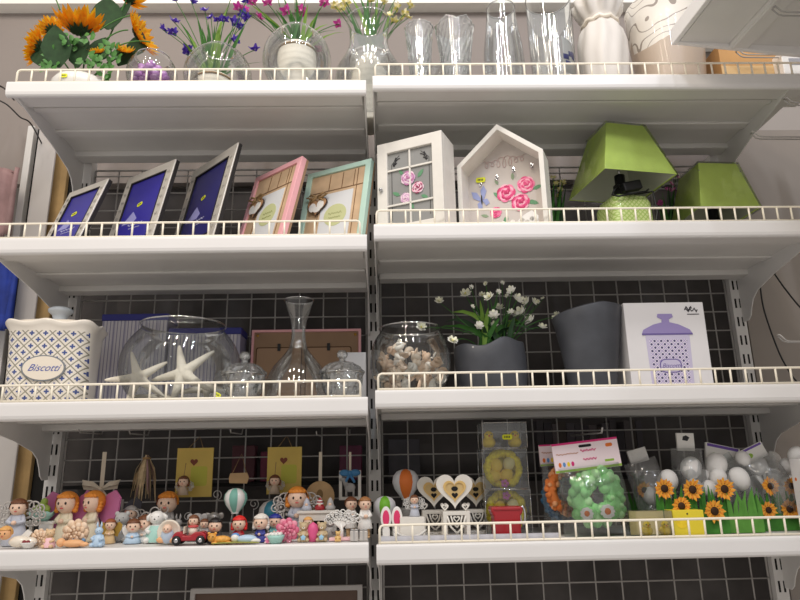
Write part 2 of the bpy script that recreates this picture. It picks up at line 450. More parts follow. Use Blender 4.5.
# ================================================================== TOP SHELF
Z = ZL[0]+.0006
def sticker(parent, loc, rot=(0, 0, 0), w=.02, h=.011, curve=0.):
    m_ = MB(yellow_tag); m_.prism(rrect(w, h, .004, 3), .0006)
    m_.m(ink)
    for k in range(4): m_.prism(rect(-w*.3+k*w*.16, -w*.3+k*w*.16+w*.09, -h*.18, h*.2), .0004, None, -.0004)
    o = tag(m_.build('price_sticker', parent, loc, rot), 'yellow price sticker'); return o
# --- sunflowers
SY = .125
sx = PX(82, SY, 1.05)
t = thing('sunflower_arrangement', 'big orange sunflowers with dark green leaves in a white pot', 'artificial flowers', (sx, SY, Z))
MB(white).lathe([(0, 0), (.04, 0), (.055, .01), (.072, .04), (.074, .056), (.066, .07), (.058, .074), (.056, .07), (.05, .06), (0, .06)], 40).build('pot', t)
sticker(t, (-.012, -.0745, .048), (0, 0, 0))
petal = mat('sunflower_orange', (252, 165, 20), .6, noise=.2, nscale=60, glow=.5); petal2 = mat('sunflower_yellow', (254, 200, 40), .6, noise=.15, nscale=60, glow=.5)
seed = mat('sunflower_seed', (60, 36, 18), .8, noise=.4, nscale=300)
def sunflower_mb(r, n=18, cup=.5, pm=petal, pm2=petal2):
    mb = MB(pm, pm2, seed, dkgreen)
    for ly in range(2):
        mb.m((pm, pm2)[ly])
        for k in range(n):
            a = 2*PI*(k+.5*ly)/n+random.uniform(-.08, .08); rr = r*random.uniform(.88, 1.06)*(1-.12*ly); cu = cup*random.uniform(.75, 1.2)
            d = Vector((math.cos(a), math.sin(a), 0)); s = (-math.sin(a), math.cos(a), 0)
            pts = [d*r*.25, d*r*.5+Vector((0, 0, r*cu*.25)), d*rr*.8+Vector((0, 0, r*cu*.6)), d*rr+Vector((0, 0, r*cu*.95))]
            mb.blade(pts, [r*.16, r*.3, r*.24, r*.02], s, .22)
    mb.m(seed); mb.ball((0, 0, r*.06), r*.36, (1, 1, .4), 18, 8)
    mb.m(dkgreen)
    for k in range(12):
        a = 2*PI*k/12; d = Vector((math.cos(a), math.sin(a), 0))
        mb.blade([d*r*.05-Vector((0, 0, r*.14)), d*r*.3-Vector((0, 0, r*.1)), d*r*.52+Vector((0, 0, r*.06))], [r*.12, r*.22, r*.02], (-math.sin(a), math.cos(a), 0), .1)
    return mb
def aim(v): return Vector((0, 0, 1)).rotation_difference(Vector(v)).to_euler()
base = Vector((sx, SY, Z))
for (px, py, Y, r, dr, cup) in ((80, 30, .12, .068, (-.05, -.12, 1), .6), (38, 48, .13, .055, (-1, -.3, .25), .35), (139, 36, .13, .066, (1, -.15, .4), .4),
                                (98, 53, .1, .026, (-.1, -.7, .8), .6), (124, 52, .1, .03, (.2, -.6, .8), .6), (128, -2, .16, .05, (.4, .2, .8), .4), (52, 30, .17, .04, (-.5, .3, .8), .4)):
    p = at(px, py, Y)-base
    o = sunflower_mb(r, 20 if r > .05 else 12, cup).build('sunflower', t, p, aim(dr))
    MB(green).tube([Vector((0, 0, .06)), p*.5+Vector((0, .02, .06)), p-Vector(dr).normalized()*r*.1], .0021, 6).build('stem', t)
def leafshape(mb, p, d, L, w, side, droop=.2):
    d = Vector(d).normalized(); p = Vector(p); pts = [p+d*L*q-Vector((0, 0, droop*L*q*q)) for q in (0, .2, .45, .7, .88, 1)]
    mb.blade(pts, [w*.1, w*.75, w, w*.72, w*.35, w*.03], side, .12)
mb = MB(dkgreen)
for (px, py, Y, d, L, w, s) in ((59, 68, .08, (-.15, -.1, 1), .125, .078, (1, .2, 0)), (78, 68, .1, (.1, -.05, 1), .1, .075, (1, -.3, 0)), (108, 30, .15, (-.15, .1, 1), .12, .085, (1, .2, 0)),
                                (112, 30, .15, (.4, .1, 1), .11, .075, (1, -.4, .2)), (135, 56, .12, (.2, 0, 1), .07, .05, (1, .2, 0)), (96, 62, .12, (.25, 0, 1), .08, .06, (1, .2, 0)), (40, 66, .12, (-.2, .1, 1), .08, .05, (1, 0, 0)), (118, 66, .12, (.6, 0, 1), .08, .05, (1, .1, 0))):
    leafshape(mb, at(px, py, Y)-base, d, L, w, s, 0)
mb.build('dark_leaves', t)
mb = MB(mat('fern_green', (72, 125, 56), .5, noise=.25, nscale=60))
for (px, py, n) in ((48, 66, 16), (70, 40, 12), (88, 60, 14), (112, 55, 14), (45, 56, 10), (108, 46, 8), (104, 68, 14), (92, 36, 8)):
    c = at(px, py, .075)-base
    for k in range(n):
        a = random.uniform(0, 2*PI); q = c+Vector((random.uniform(-.018, .018), random.uniform(-.01, .02), random.uniform(-.02, .02)))
        leafshape(mb, q, (math.cos(a), random.uniform(-.6, .1), math.sin(a)), .02, .014, (-math.sin(a), 0, math.cos(a)), 0)
for (a, b_) in (((100, 30), (133, 15)), ((118, 46), (150, 42)), ((105, 40), (128, 30)), ((60, 10), (50, -8))):
    mb.tube(arc(at(*a, .1)-base, at(*b_, .09)-base, (0, 0, .008)), .0018, 6)
mb.build('fern_sprays', t)

# --- round glass bowls
def bowl(name, px, Y, r, zc, top, label, sq=1.0, z=Z, mouth=.45, group=None, cat='bowl', x=None):
    X = PX(px, Y, zc) if x is None else x
    t = thing(name, label, cat, (X, Y, z), group=group)
    h = zc-z; pr = [(0, .0015)]
    a0 = -math.acos(min(.62, 1)) if False else None
    n = 22; top_a = math.asin(max(-1, min(1, top)))
    bot = math.asin(max(-.98, -h/(r*sq)*.985)) if h < r*sq else -1.2
    for i in range(n+1):
        a = bot+(top_a-bot)*i/n; pr.append((r*math.cos(a), h+r*sq*math.sin(a)))
    if pr[1][1] > .004: pr[1] = (pr[1][0]*1.0, .002)
    last = pr[-1]; pr.append((last[0]+.003, last[1]+.003))
    MB(glass).lathe(pr, 48).build('glass_body', t)
    MB(thin('glass_rim', edge=.6, base=.18)).tube([(last[0]*math.cos(2*PI*k/48)*1.03, last[0]*math.sin(2*PI*k/48)*1.03, last[1]+.003) for k in range(48)], .0016, 6, True).build('rim', t)
    return t, X
bt, bx = bowl('glass_bowl', 152, .095, .065, 1.052, .75, 'small round glass bowl holding lilac stones next to the sunflowers')
lil = thin('lilac_glass_stone', (205, 120, 215), .5, .12); lil = mat('lilac_pebble', (206, 150, 216), .2, noise=.2, nscale=40, coat=.6)
pebproto = None
for k in range(46):
    lay = (0, 0, 0, 0, 0, 0, 0, 0, 0, 1, 1, 1, 1, 1, 1, 1, 1, 1, 1, 1, 2, 2, 2, 2, 2, 2, 2, 2, 2, 2, 2, 3, 3, 3, 3, 3, 3, 3, 3, 3, 4, 4, 4, 4, 4, 4)[k]
    n_ = (9, 11, 11, 9, 6)[lay]; q_ = k-(0, 9, 20, 31, 40)[lay]; a = q_*2.4+lay; rr = (.036, .046, .046, .042, .028)[lay]*math.sqrt((q_+.5)/n_)
    loc = (bx+rr*math.cos(a), .095+rr*math.sin(a), 1.006+lay*.0165+.003*random.random())
    if pebproto is None:
        pebproto = MB(lil).ball((0, 0, 0), .0115, (1, 1, .8), 12, 8).build('glass_pebble', None, loc)
        tag(pebproto, 'glossy lilac pebble lying in the small glass bowl', 'pebble', 'lilac pebbles in the small glass bowl')
    else:
        o = pebproto.copy(); COL.objects.link(o); o.location = loc; o.rotation_euler = (random.uniform(-.6, .6), random.uniform(-.6, .6), a)
bowl('glass_bowl', 218, .10, .089, 1.052, .9, 'low round glass bowl in front of the violet flowers', .95)
bowl('glass_bowl', 297, .10, .092, 1.098, .9, 'tall round glass bowl in front of the magenta flowers', 1.06)
# hour-glass vase
vx = PX(369, .10, 1.1)
t = thing('glass_vase', 'flared clear glass vase with bulb base in front of the yellow white flowers', 'vase', (vx, .10, Z))
pr = [(0, .002), (.06, .002), (.082, .02), (.092, .05), (.088, .085), (.07, .12), (.058, .145), (.052, .17), (.052, .2), (.056, .235), (.06, .245)]
MB(glass).lathe(pr, 48).build('glass_body', t)
MB(MATS['glass_rim']).tube([(.06*math.cos(2*PI*k/40), .06*math.sin(2*PI*k/40), .245) for k in range(40)], .0016, 6, True).build('rim', t)
# potted flowers behind the bowls
ribbed = mat('ribbed_white_pot', (236, 228, 214), .55)
rope = mat('jute_rope', (160, 130, 90), .8, noise=.3, nscale=200)
def flower_pot(px, Y, h, r, label, ink_, blooms, leaves, bsz, name='potted_flowers'):
    X = PX(px, Y, Z+h); t = thing(name, label, 'artificial flowers', (X, Y, Z)); base = Vector((X, Y, Z))
    pr = [(0, 0), (r*.85, 0)]
    for i in range(36): pr.append((r*(.87+.13*min(1, i/12))*(1+.018*math.sin(i*2.1)), h*i/36))
    pr += [(r*.99, h), (r*.92, h), (r*.9, h*.92), (0, h*.92)]
    MB(ribbed).lathe(pr, 40).build('pot', t)
    MB(rope).tube([(r*1.01*math.cos(2*PI*k/40), r*1.01*math.sin(2*PI*k/40), h*.955) for k in range(40)], .0035, 6, True).build('rope_band', t)
    mb = MB(green, yelgreen)
    for i, (x, y, w) in enumerate(leaves):
        p1 = at(x, y, Y+random.uniform(-.05, .05))-base; p0 = Vector((random.uniform(-.5, .5)*r, random.uniform(-.4, .4)*r, h*.92))
        mb.m((green, yelgreen)[i % 3 == 1]); d = p1-p0
        pts = [p0.lerp(p1, q)+Vector((0, 0, .02*math.sin(q*PI))) for q in (0, .25, .5, .75, 1)]
        mb.blade(pts, [w*.7, w, w*.9, w*.6, w*.06], (1, random.uniform(-.5, .5), 0), .2)
    mb.build('leaves', t)
    sm = MB(green); proto = None
    for (x, y) in blooms:
        p1 = at(x, y, Y+random.uniform(-.06, .05))-base; p0 = Vector((random.uniform(-.4, .4)*r, random.uniform(-.4, .4)*r, h*.92))
        sm.tube(arc(p0, p1, (0, 0, .015), 6), .0012, 5)
        if proto is None:
            fb = MB(ink_[0], ink_[1], ink_[2])
            for k in range(7):
                a = 2*PI*k/7; d = Vector((math.cos(a), math.sin(a), 0)); fb.m(ink_[k % 2])
                fb.blade([(0, 0, 0), d*bsz*.5+Vector((0, 0, bsz*.4)), d*bsz+Vector((0, 0, bsz*(.2 if k % 2 else .75)))], [bsz*.3, bsz*.75, bsz*.25], (-math.sin(a), math.cos(a), 0), .2)
            fb.m(ink_[2]).ball((0, 0, bsz*.3), bsz*.3, (1, 1, 1.2), 8, 6)
            proto = fb.build('blossom', t, p1, (random.uniform(-.8, .5), random.uniform(-.6, .6), 0))
        else:
            o = proto.copy(); COL.objects.link(o); o.location = p1; o.rotation_euler = (random.uniform(-.9, .5), random.uniform(-.7, .7), random.uniform(0, 6)); o.scale = (random.uniform(.8, 1.2),)*3
    sm.build('stems', t)
    return t
violet = (mat('violet_petal', (104, 78, 200), .5, noise=.2, nscale=80, glow=.35), mat('deep_violet_petal', (84, 56, 176), .5, glow=.35), mat('lilac_petal', (190, 170, 230), .5))
magenta = (mat('magenta_petal', (214, 66, 170), .5, noise=.2, nscale=80, glow=.35), mat('rose_petal', (230, 110, 184), .5, glow=.35), mat('pale_rose_petal', (240, 190, 215), .5))
cream_p = (mat('cream_petal', (244, 234, 196), .5, glow=.3), mat('yellow_petal', (238, 228, 130), .5, glow=.3), mat('pale_yellow_petal', (246, 240, 205), .5))
flower_pot(214, .235, .15, .055, 'violet iris stems in a low ribbed pot behind the low glass bowl', violet,
           [(174, 22), (173, 33), (205, 11), (188, 50), (211, 18), (218, 21), (224, 20), (234, 23), (243, 16), (248, 19), (241, 27), (255, 50), (235, 41), (191, 1), (176, 1), (232, -6), (246, 2), (163, 30), (186, 54)],
           [(180, 22, .012), (188, 34, .012), (197, 16, .012), (208, 22, .012), (228, 6, .013), (245, 26, .012), (236, 26, .012), (183, 42, .01), (262, 62, .01), (215, 24, .01), (222, 26, .01), (202, 28, .012), (232, 30, .012), (220, 32, .013), (207, 34, .012)], .0165)
flower_pot(297, .235, .25, .057, 'magenta flowers in a ribbed white pot behind the tall glass bowl', magenta,
           [(268, 4), (287, 11), (301, 11), (259, 18), (325, 2), (339, 24), (245, 10), (239, 9), (318, 50), (277, -4), (295, -5), (306, -4), (252, 2)],
           [(268, 22, .011), (250, 4, .012), (283, -4, .012), (296, -6, .012), (308, 4, .012), (320, 8, .011), (337, 30, .01), (345, 32, .01), (262, 16, .011), (276, 10, .012), (316, 16, .012), (290, 10, .013), (303, 12, .012), (328, 24, .01)], .016)
flower_pot(369, .235, .23, .056, 'cream and yellow flowers in a ribbed pot behind the flared glass vase', cream_p,
           [(335, 6), (341, 8), (388, 16), (398, 8), (405, 14), (394, 22), (410, 6), (383, 2), (376, -3), (402, 20), (408, 18), (346, 2), (396, -2), (372, 1)],
           [(345, 4, .013), (352, -2, .014), (359, -5, .014), (368, -6, .014), (378, -4, .013), (386, 2, .012), (400, 16, .012), (394, 4, .012), (349, 20, .013), (364, 12, .014), (374, 14, .014), (384, 20, .012)], .015)

# ---- right bay: crystal vases, glass vases, ceramic pots
Z = ZR[0]+.0006
def facet_vase(px, Y, h, rb, rt, n, wav, label, cat='vase', name='crystal_vase', flare=1.):
    X = PX(px, Y, Z+h*.5); t = thing(name, label, cat, (X, Y, Z))
    N = 13; seg = 4*n
    def fn(q, r, z):
        i = round(z/h*N); j = round(q/(2*PI)*seg)
        k = 1+(.055 if (i//1+j) % 2 else -.02)*(1 if z > .01 else .4); zz = z+wav*math.cos(6*q)*max(0, z/h-.7)
        return (r*k*math.cos(q), r*k*math.sin(q), zz)
    def rad(u): return rb+(rt-rb)*u**(1.7*flare)
    MB(crystal).lathe([(0, 0)]+[(rad(i/N), h*i/N) for i in range(N+1)], seg, fn, None, False).build('cut_glass_body', t)
    MB(crystal).lathe([(0, .02)]+[(rad(.1+.9*i/6)-.005, h*(.1+.9*i/6)) for i in range(7)], seg, None, None, True).build('inner_wall', t)
    MB(thin('crystal_rim', edge=.6, base=.35)).tube([fn(2*PI*k/seg, rt, h) for k in range(seg)], .002, 6, True).build('rim', t); return t
facet_vase(420, .12, .225, .026, .038, 8, .0, 'slim cut crystal vase next to the yellow flowers')
facet_vase(456, .13, .235, .034, .053, 9, .02, 'scalloped cut crystal vase with flared wavy rim')
facet_vase(438, .22, .15, .03, .045, 9, .01, 'small cut glass dish standing between the two crystal vases', 'dish', 'crystal_dish')
def glass_vase(px, Y, prof, label):
    X = PX(px, Y, Z+.12); t = thing('glass_vase', label, 'vase', (X, Y, Z))
    MB(glass).lathe([(0, .003)]+prof, 48).build('glass_body', t)
    r, z = prof[-1]
    MB(MATS['glass_rim']).tube([(r*math.cos(2*PI*k/40), r*math.sin(2*PI*k/40), z) for k in range(40)], .0018, 6, True).build('rim', t)
    MB(crystal).lathe([(0, .002), (prof[0][0]*.96, .002), (prof[0][0]*.97, .012), (0, .016)], 40).build('thick_base', t)
    return t
glass_vase(504, .12, [(.046, .003), (.053, .05), (.056, .1), (.053, .16), (.045, .22), (.04, .27), (.039, .29)], 'tall clear glass vase narrowing towards its rim')
gv = glass_vase(553, .12, [(.052, .003), (.057, .05), (.06, .12), (.062, .2), (.062, .32)], 'wide straight clear glass vase with a white blue label inside')
mb = MB(card); pts = []
for k in range(10):
    a = -1.5+.95*k/9; pts.append((.0565*math.cos(a), .0565*math.sin(a)))
v = [(x, y, .05) for x, y in pts]+[(x, y, .16-.02*k/9*(1)) for k, (x, y) in enumerate(pts)]
mb.put(v, [(i, i+1, 11+i, 10+i) for i in range(9)])
mb.build('paper_label', gv, (0, 0, 0), (0, 0, .15), solid=.0008)
mb = MB(navy)
for (i, j, z0, z1) in ((0, 3, .09, .106), (3, 5, .102, .118), (5, 8, .098, .122), (1, 4, .078, .086)):
    vv = [(pts[k][0]*1.014, pts[k][1]*1.014, z) for z in (z0, z1) for k in range(i, j+1)]; n = j-i+1
    mb.put(vv, [(k, k+1, n+k+1, n+k) for k in range(n-1)])
tag(mb.build('label_print', gv, (0, 0, 0), (0, 0, .15), solid=.0004), 'dark blue print on the label')
# white ceramic vase with gathered neck
X = PX(604, .12, 1.1); t = thing('ceramic_vase', 'white ceramic vase with draped texture and ruffled tied neck', 'vase', (X, .12, Z))
def drape(q, r, z):
    k = 1+.045*math.sin(9*q+14*math.sin(z*22))*min(1, max(0, z/.05))+(.10*math.cos(11*q) if z > .25 else 0)
    return (r*k*math.cos(q), r*k*math.sin(q), z)
MB(mat('matt_white_ceramic', (218, 212, 205), .45)).lathe([(0, 0), (.042, 0), (.05, .01), (.06, .06), (.066, .12), (.066, .17), (.058, .205), (.046, .225), (.042, .235), (.05, .25), (.062, .275), (.07, .30), (.06, .298), (.045, .26), (.038, .23), (0, .21)], 72, drape).build('vase_body', t)
MB(cream).tube([(.047*math.cos(2*PI*k/30), .047*math.sin(2*PI*k/30), .232+.004*math.sin(k*1.9)) for k in range(30)], .006, 8, True).build('neck_ribbon', t)
# big beige pot
g = NG('beige_pot_glaze', .4, .2)
ang = g.op('ARCTAN2', g.y, g.x)
edge = g.op('ADD', .185, g.op('MULTIPLY', g.op('SINE', g.op('ADD', g.op('MULTIPLY', ang, 1.5), 2.2)), .035))
up = g.op('GREATER_THAN', g.z, edge)
nz = g.nt.nodes.new('ShaderNodeTexWave'); nz.wave_type = 'RINGS'; nz.inputs['Scale'].default_value = 9; nz.inputs['Distortion'].default_value = 22; nz.inputs['Detail'].default_value = 1
tc = g.nt.nodes.new('ShaderNodeTexCoord'); g.nt.links.new(tc.outputs['Object'], nz.inputs[0])
line = g.op('LESS_THAN', nz.outputs['Fac'], .035)
upc = g.mix(line, (222, 215, 204), (150, 140, 130))
pm = g.done(g.mix(up, (184, 166, 148), upc))
X = PX(668, .155, 1.15); t = thing('flower_pot', 'large beige pot with a white swirl patterned upper half', 'pot', (X, .155, Z))
MB(pm).lathe([(0, 0), (.078, 0), (.084, .01), (.088, .06), (.095, .14), (.101, .22), (.104, .31), (.098, .31), (.094, .22), (.08, .02), (0, .02)], 56).build('pot_body', t)
# cardboard box and white packet
X = PX(735, .2, 1.1); t = thing('cardboard_box', 'plain tan cardboard box behind the rail below the corner shelf', 'box', (X, .2, Z))
MB(mat('tan_cardboard', (196, 150, 96), .75, noise=.08, nscale=14)).box((0, 0, .085), (.17, .17, .17)).build('carton', t, bevel=.002)
MB(mat('packing_tape', (214, 180, 130), .3)).box((0, -.0855, .085), (.17, .0012, .03)).build('tape', t)
X = PX(786, .12, 1.08); t = thing('white_carton', 'small white carton at the far end of the top shelf', 'box', (X, .12, Z))
MB(card).box((0, 0, .06), (.075, .09, .12)).build('carton', t, bevel=.002); MB(mat('grey_print', (160, 160, 165), .6)).box((.005, -.0455, .085), (.05, .001, .02)).build('printed_band', t)

# ================================================================== SECOND SHELF
Z = ZL[1]+.0006
silver = mat('brushed_silver', (218, 212, 202), .32, metal=.35, noise=.06, nscale=40)
bluecard = mat('royal_blue_insert', (52, 46, 150), .35, noise=.08, nscale=6)
darkedge = mat('dark_frame_back', (34, 30, 30), .6)
plain = thin('frame_glass', edge=.2, base=.03)
def photo_frame(x, y, yaw, lean, w, h, b, fm, im, label, thick=.014, cat='photo frame', group=None, back=darkedge):
    lean = math.radians(lean); yaw = math.radians(yaw)
    t = thing('framed_picture', label, cat, (x, y, Z+thick*math.sin(lean)), group=group, rot=(-lean, 0, yaw))
    o = [(-w/2, 0), (w/2, 0), (w/2, h), (-w/2, h)]; i_ = [(-w/2+b, b), (w/2-b, b), (w/2-b, h-b), (-w/2+b, h-b)]
    fd = .004 if back is darkedge else thick*.7
    MB(fm).ring(o, i_, fd).build('frame_border', t, bevel=.0012)
    MB(back).prism([(p[0]*.997, p[1]*.997+h*.0015) for p in o], thick-fd+.0006, None, fd-.0006).build('back_board', t)
    ins = MB(im).prism(i_, .003 if back is darkedge else .002, None, .0032 if back is darkedge else .005).build('insert', t)
    # easel strut behind, foot on the shelf
    q = h*.7; foot = Vector((0, q*.55, -thick*math.sin(lean)))
    Rm = Euler((-lean, 0, 0)).to_matrix().inverted()
    fl = Rm @ Vector((0, math.sin(lean)*q+.05, -thick*math.sin(lean)+.003))
    MB(back).tube([(0, thick, q), fl], [.006, .006], 6).build('easel_strut', t)
    return t, ins
def scribble(mb, x0, x1, z, a, y=-.0008, f=40, r=.0008):
    n = 30; mb.tube([(x0+(x1-x0)*k/n, y, z+a*math.sin(k*f/n)*(.6+.4*math.sin(k*1.7))) for k in range(n+1)], r, 5)
pale_ink = mat('pale_print', (205, 205, 225), .5)
blue_specs = [(-.789, .119, -32.3, 18.8, .168, .219, 'smallest silver photo frame with blue insert, at the shelf end'),
              (-.617, .122, -34.6, 12.7, .201, .258, 'middle-sized silver photo frame with blue insert, between two others'),
              (-.462, .131, -46, 11.8, .235, .292, 'largest silver photo frame with blue insert, next to the pink frame')]
for (x, y, yw, ln, w, h, lb) in blue_specs:
    t, ins = photo_frame(x, y, yw, ln, w, h, w*.135, silver, bluecard if h < .28 else mat('navy_insert', (40, 38, 108), .3), lb, group='silver frames with blue inserts')
    b = w*.135
    MB(darkedge).ring([(-w/2+b*.96, b*.96), (w/2-b*.96, b*.96), (w/2-b*.96, h-b*.96), (-w/2+b*.96, h-b*.96)], [(-w/2+b*1.1, b*1.1), (w/2-b*1.1, b*1.1), (w/2-b*1.1, h-b*1.1), (-w/2+b*1.1, h-b*1.1)], .004, None, -.0006).build('inner_lip', t)
    sticker(t, (-.005, .0022, h*.57), (0, -.25, 0))
    mb = MB(pale_ink); scribble(mb, -.03, .03, h*.33, .004, .0028, 34); scribble(mb, -.022, .024, h*.285, .002, .0028, 50, .0006); mb.build('printed_lines', ins)
    MB(mat('pale_blue_print', (150, 150, 205), .5)).prism([(-w*.3, h*.36), (-w*.12, h*.5), (w*.0, h*.4), (-w*.05, h*.36)], .0005, None, .0028).build('printed_shape', ins)
    mb = MB(mat('engraved_pattern', (176, 171, 164), .4, metal=.4))
    for k in range(9): scribble(mb, -w*.46, -w*.40, h*.06+h*.1*k, .006, -.0004, 12, .0006); scribble(mb, w*.40, w*.46, h*.06+h*.1*k, .006, -.0004, 12, .0006)
    mb.build('engraved_pattern', t)
pinkf = mat('pink_frame', (240, 178, 184), .45); mintf = mat('mint_frame', (186, 216, 202), .45)
photo_w = mat('insert_photo_paper', (216, 218, 220), .35)
oliv = mat('olive_print', (196, 200, 150), .5)
plank = mat('frame_planks', (206, 176, 142), .6, noise=.15, nscale=22)
for (x, y, yw, ln, w, h, fm, lb, ow) in ((-.290, .117, -41.8, 14.9, .195, .258, pinkf, 'pink photo frame with wooden mat and little owl', True),
                                     (-.110, .121, -27.9, 12.6, .201, .260, mintf, 'mint green photo frame with wooden mat and bow-tied owl', True)):
    t, ins = photo_frame(x, y, yw, ln, w, h, .016, fm, plank, lb, thick=.024, group='wooden mat frames with owls', back=kraft)
    MB(photo_w).prism(rect(-w*.2, w*.27, h*.1, h*.68), .002, None, .0035).build('photo_paper', ins)
    MB(oliv).prism(oval(w*.17, h*.13, 24, w*.04, h*.40), .0006, None, .0028).build('printed_oval', ins)
    mb = MB(mat('olive_ink', (140, 145, 90), .5)); scribble(mb, -w*.06, w*.14, h*.42, .004, .0026, 30, .0006); scribble(mb, -w*.05, w*.13, h*.37, .003, .0026, 38, .0006); mb.build('printed_lines', ins)
    mb = MB(mat('plank_gap', (120, 90, 60), .8))
    for z in (h*.72,): mb.box((w*.0, .0045, z), (w*.84, .001, .0022))
    for xx in (-w*.12, w*.08, w*.26): mb.box((xx, .0045, h*.82), (.0018, .001, h*.2))
    mb.box((w*.31, .0045, h*.5), (.0018, .001, h*.86)); mb.box((-w*.24, .0045, h*.4), (.0018, .001, h*.64)); mb.build('plank_gaps', ins)
    o = MB(mat('owl_wood', (176, 136, 100), .6, noise=.15, nscale=80)); hz_ = h*.53; hx_ = -w*.25
    o.prism(heart(.058, 28, hx_, hz_), .004, None, -.004); o.m(mat('owl_edge', (70, 50, 40), .7)).prism(heart(.062, 28, hx_, hz_), .0035, None, -.003)
    owl = o.build('wooden_owl', t)
    e = MB(white); e.prism(oval(.011, .014, 16, hx_-.012, hz_-.002), .001, None, -.005); e.prism(oval(.011, .014, 16, hx_+.012, hz_+.004), .001, None, -.005); e.prism(oval(.012, .009, 14, hx_+.002, hz_-.010), .001, None, -.0052)
    e.build('owl_face', owl)
    r_ = MB(rope)
    for s_ in (-1, 1):
        r_.tube([(-w*.25, -.006, h*.64), (-w*.25+s_*.018, -.010, h*.67), (-w*.25+s_*.032, -.009, h*.65), (-w*.25+s_*.016, -.007, h*.625), (-w*.25, -.006, h*.64)], .0032, 6); r_.tube([(-w*.25, -.006, h*.64), (-w*.25+s_*.02, -.006, h*.59)], .0028, 6)
    r_.build('jute_bow', owl)

# right bay
Z = ZR[1]+.0006
shabby = mat('shabby_white_wood', (232, 228, 220), .5, noise=.05, nscale=30)
# window key cabinet
yw = math.radians(-25.8); w, h, d = .181, .262, .075
t = thing('window_cabinet', 'white wooden wall cabinet with a window-pane door and painted roses', 'cabinet', (.108, .082, Z), yw)
b = MB(shabby)
b.box((-w/2+.005, d/2, h/2), (.01, d, h)); b.box((w/2-.005, d/2, h/2), (.01, d, h)); b.box((0, d/2, .005), (w-.02, d, .01)); b.box((0, d/2, h-.005), (w-.02, d, .01)); b.box((0, d-.004, h/2), (w-.02, .006, h-.02))
b.build('body', t, bevel=.001)
MB(shabby).ring(rect(-w/2, w/2, 0, h), rect(-w/2+.028, w/2-.028, .03, h-.03), .014, None, -.014).build('door', t, bevel=.0015)
door = t.children[-1]
pane = MB(mat('grey_pane', (150, 150, 148), .12, coat=.5, noise=.08, nscale=10)).prism(rect(-w/2+.027, w/2-.027, .029, h-.029), .002, None, -.006).build('pane', door)
bars = MB(shabby); bars.box((0, -.0085, h/2), (.0045, .004, h-.06)); bars.box((0, -.0085, .182), (w-.055, .004, .0045)); bars.box((0, -.0085, .085), (w-.055, .004, .0045)); bars.build('glazing_bars', door)
scr = MB(mat('black_scroll', (40, 38, 40), .5))
for s_ in (-1, 1):
    for k in (0, 1): scr.tube([(s_*(.04-.012*q*math.cos(q*5+k))-0, -.0068, .205+.014*math.sin(q*6+k*2)*(1-q*.4)) for q in [i/14 for i in range(15)]], .0011, 5)
    scr.tube([(s_*.052, -.0068, .045), (s_*.052, -.0068, .2), (s_*.03, -.0068, .222)], .0006, 5)
scr.build('painted_scrolls', door)
def rose(mb, x, z, r, y, cols, th=.0009):
    for ly in range(6):
        rr = r*(1-.16*ly); n = 7-ly//2
        for k in range(n):
            a = 2*PI*k/n+ly*.55; c, s_ = math.cos(a), math.sin(a); mb.m(cols[(k+ly*2) % len(cols)])
            o = [(rr*.62*c+p*rr*.30*c-q*rr*.40*s_, rr*.62*s_+p*rr*.30*s_+q*rr*.40*c) for p, q in oval(1, 1, 9)]
            mb.prism([(x+p, z+q) for p, q in o], th, None, y-th*ly*.6-.00012*k)
    mb.m(cols[-1]).prism(oval(r*.16, r*.16, 8, x, z), th, None, y-th*5)
def pleaf(mb, x, z, L, a, y, m_):
    mb.m(m_); c, s_ = math.cos(a), math.sin(a)
    o = [(0, 0), (L*.3, L*.2), (L*.7, L*.17), (L, 0), (L*.7, -L*.17), (L*.3, -L*.2)]
    mb.prism([(x+p*c-q*s_, z+p*s_+q*c) for p, q in o], .0006, None, y)
rp = [mat('rose_deep', (226, 70, 130), .5), mat('rose_mid', (242, 130, 170), .5), mat('rose_light', (250, 185, 205), .5), mat('rose_dark', (196, 40, 100), .5)]
rl = [mat('rose_pale_lilac', (214, 170, 205), .5), mat('rose_white_pink', (240, 215, 226), .5), mat('rose_mauve', (190, 120, 165), .5)]
pg = mat('painted_leaf', (96, 150, 110), .5); pg2 = mat('painted_leaf_grey', (140, 160, 130), .5)
mb = MB(pg)
for (x, z, L, a) in ((.02, .15, .026, .9), (-.03, .11, .024, 2.6), (.0, .085, .02, -1.2), (.028, .10, .022, -.5), (-.02, .165, .02, 2.2)): pleaf(mb, x, z, L, a, -.0072, pg)
rose(mb, -.006, .153, .022, -.008, rl); rose(mb, .02, .122, .018, -.008, [rl[1], rp[2], mat('rose_wine', (150, 50, 90), .5)]); rose(mb, -.014, .10, .016, -.008, [rl[0], rl[1]])
mb.build('painted_roses', door)
MB(chrome).ball((-w/2+.012, -.019, h*.5), .005, (1, 1, 1), 12, 8).build('knob', door)

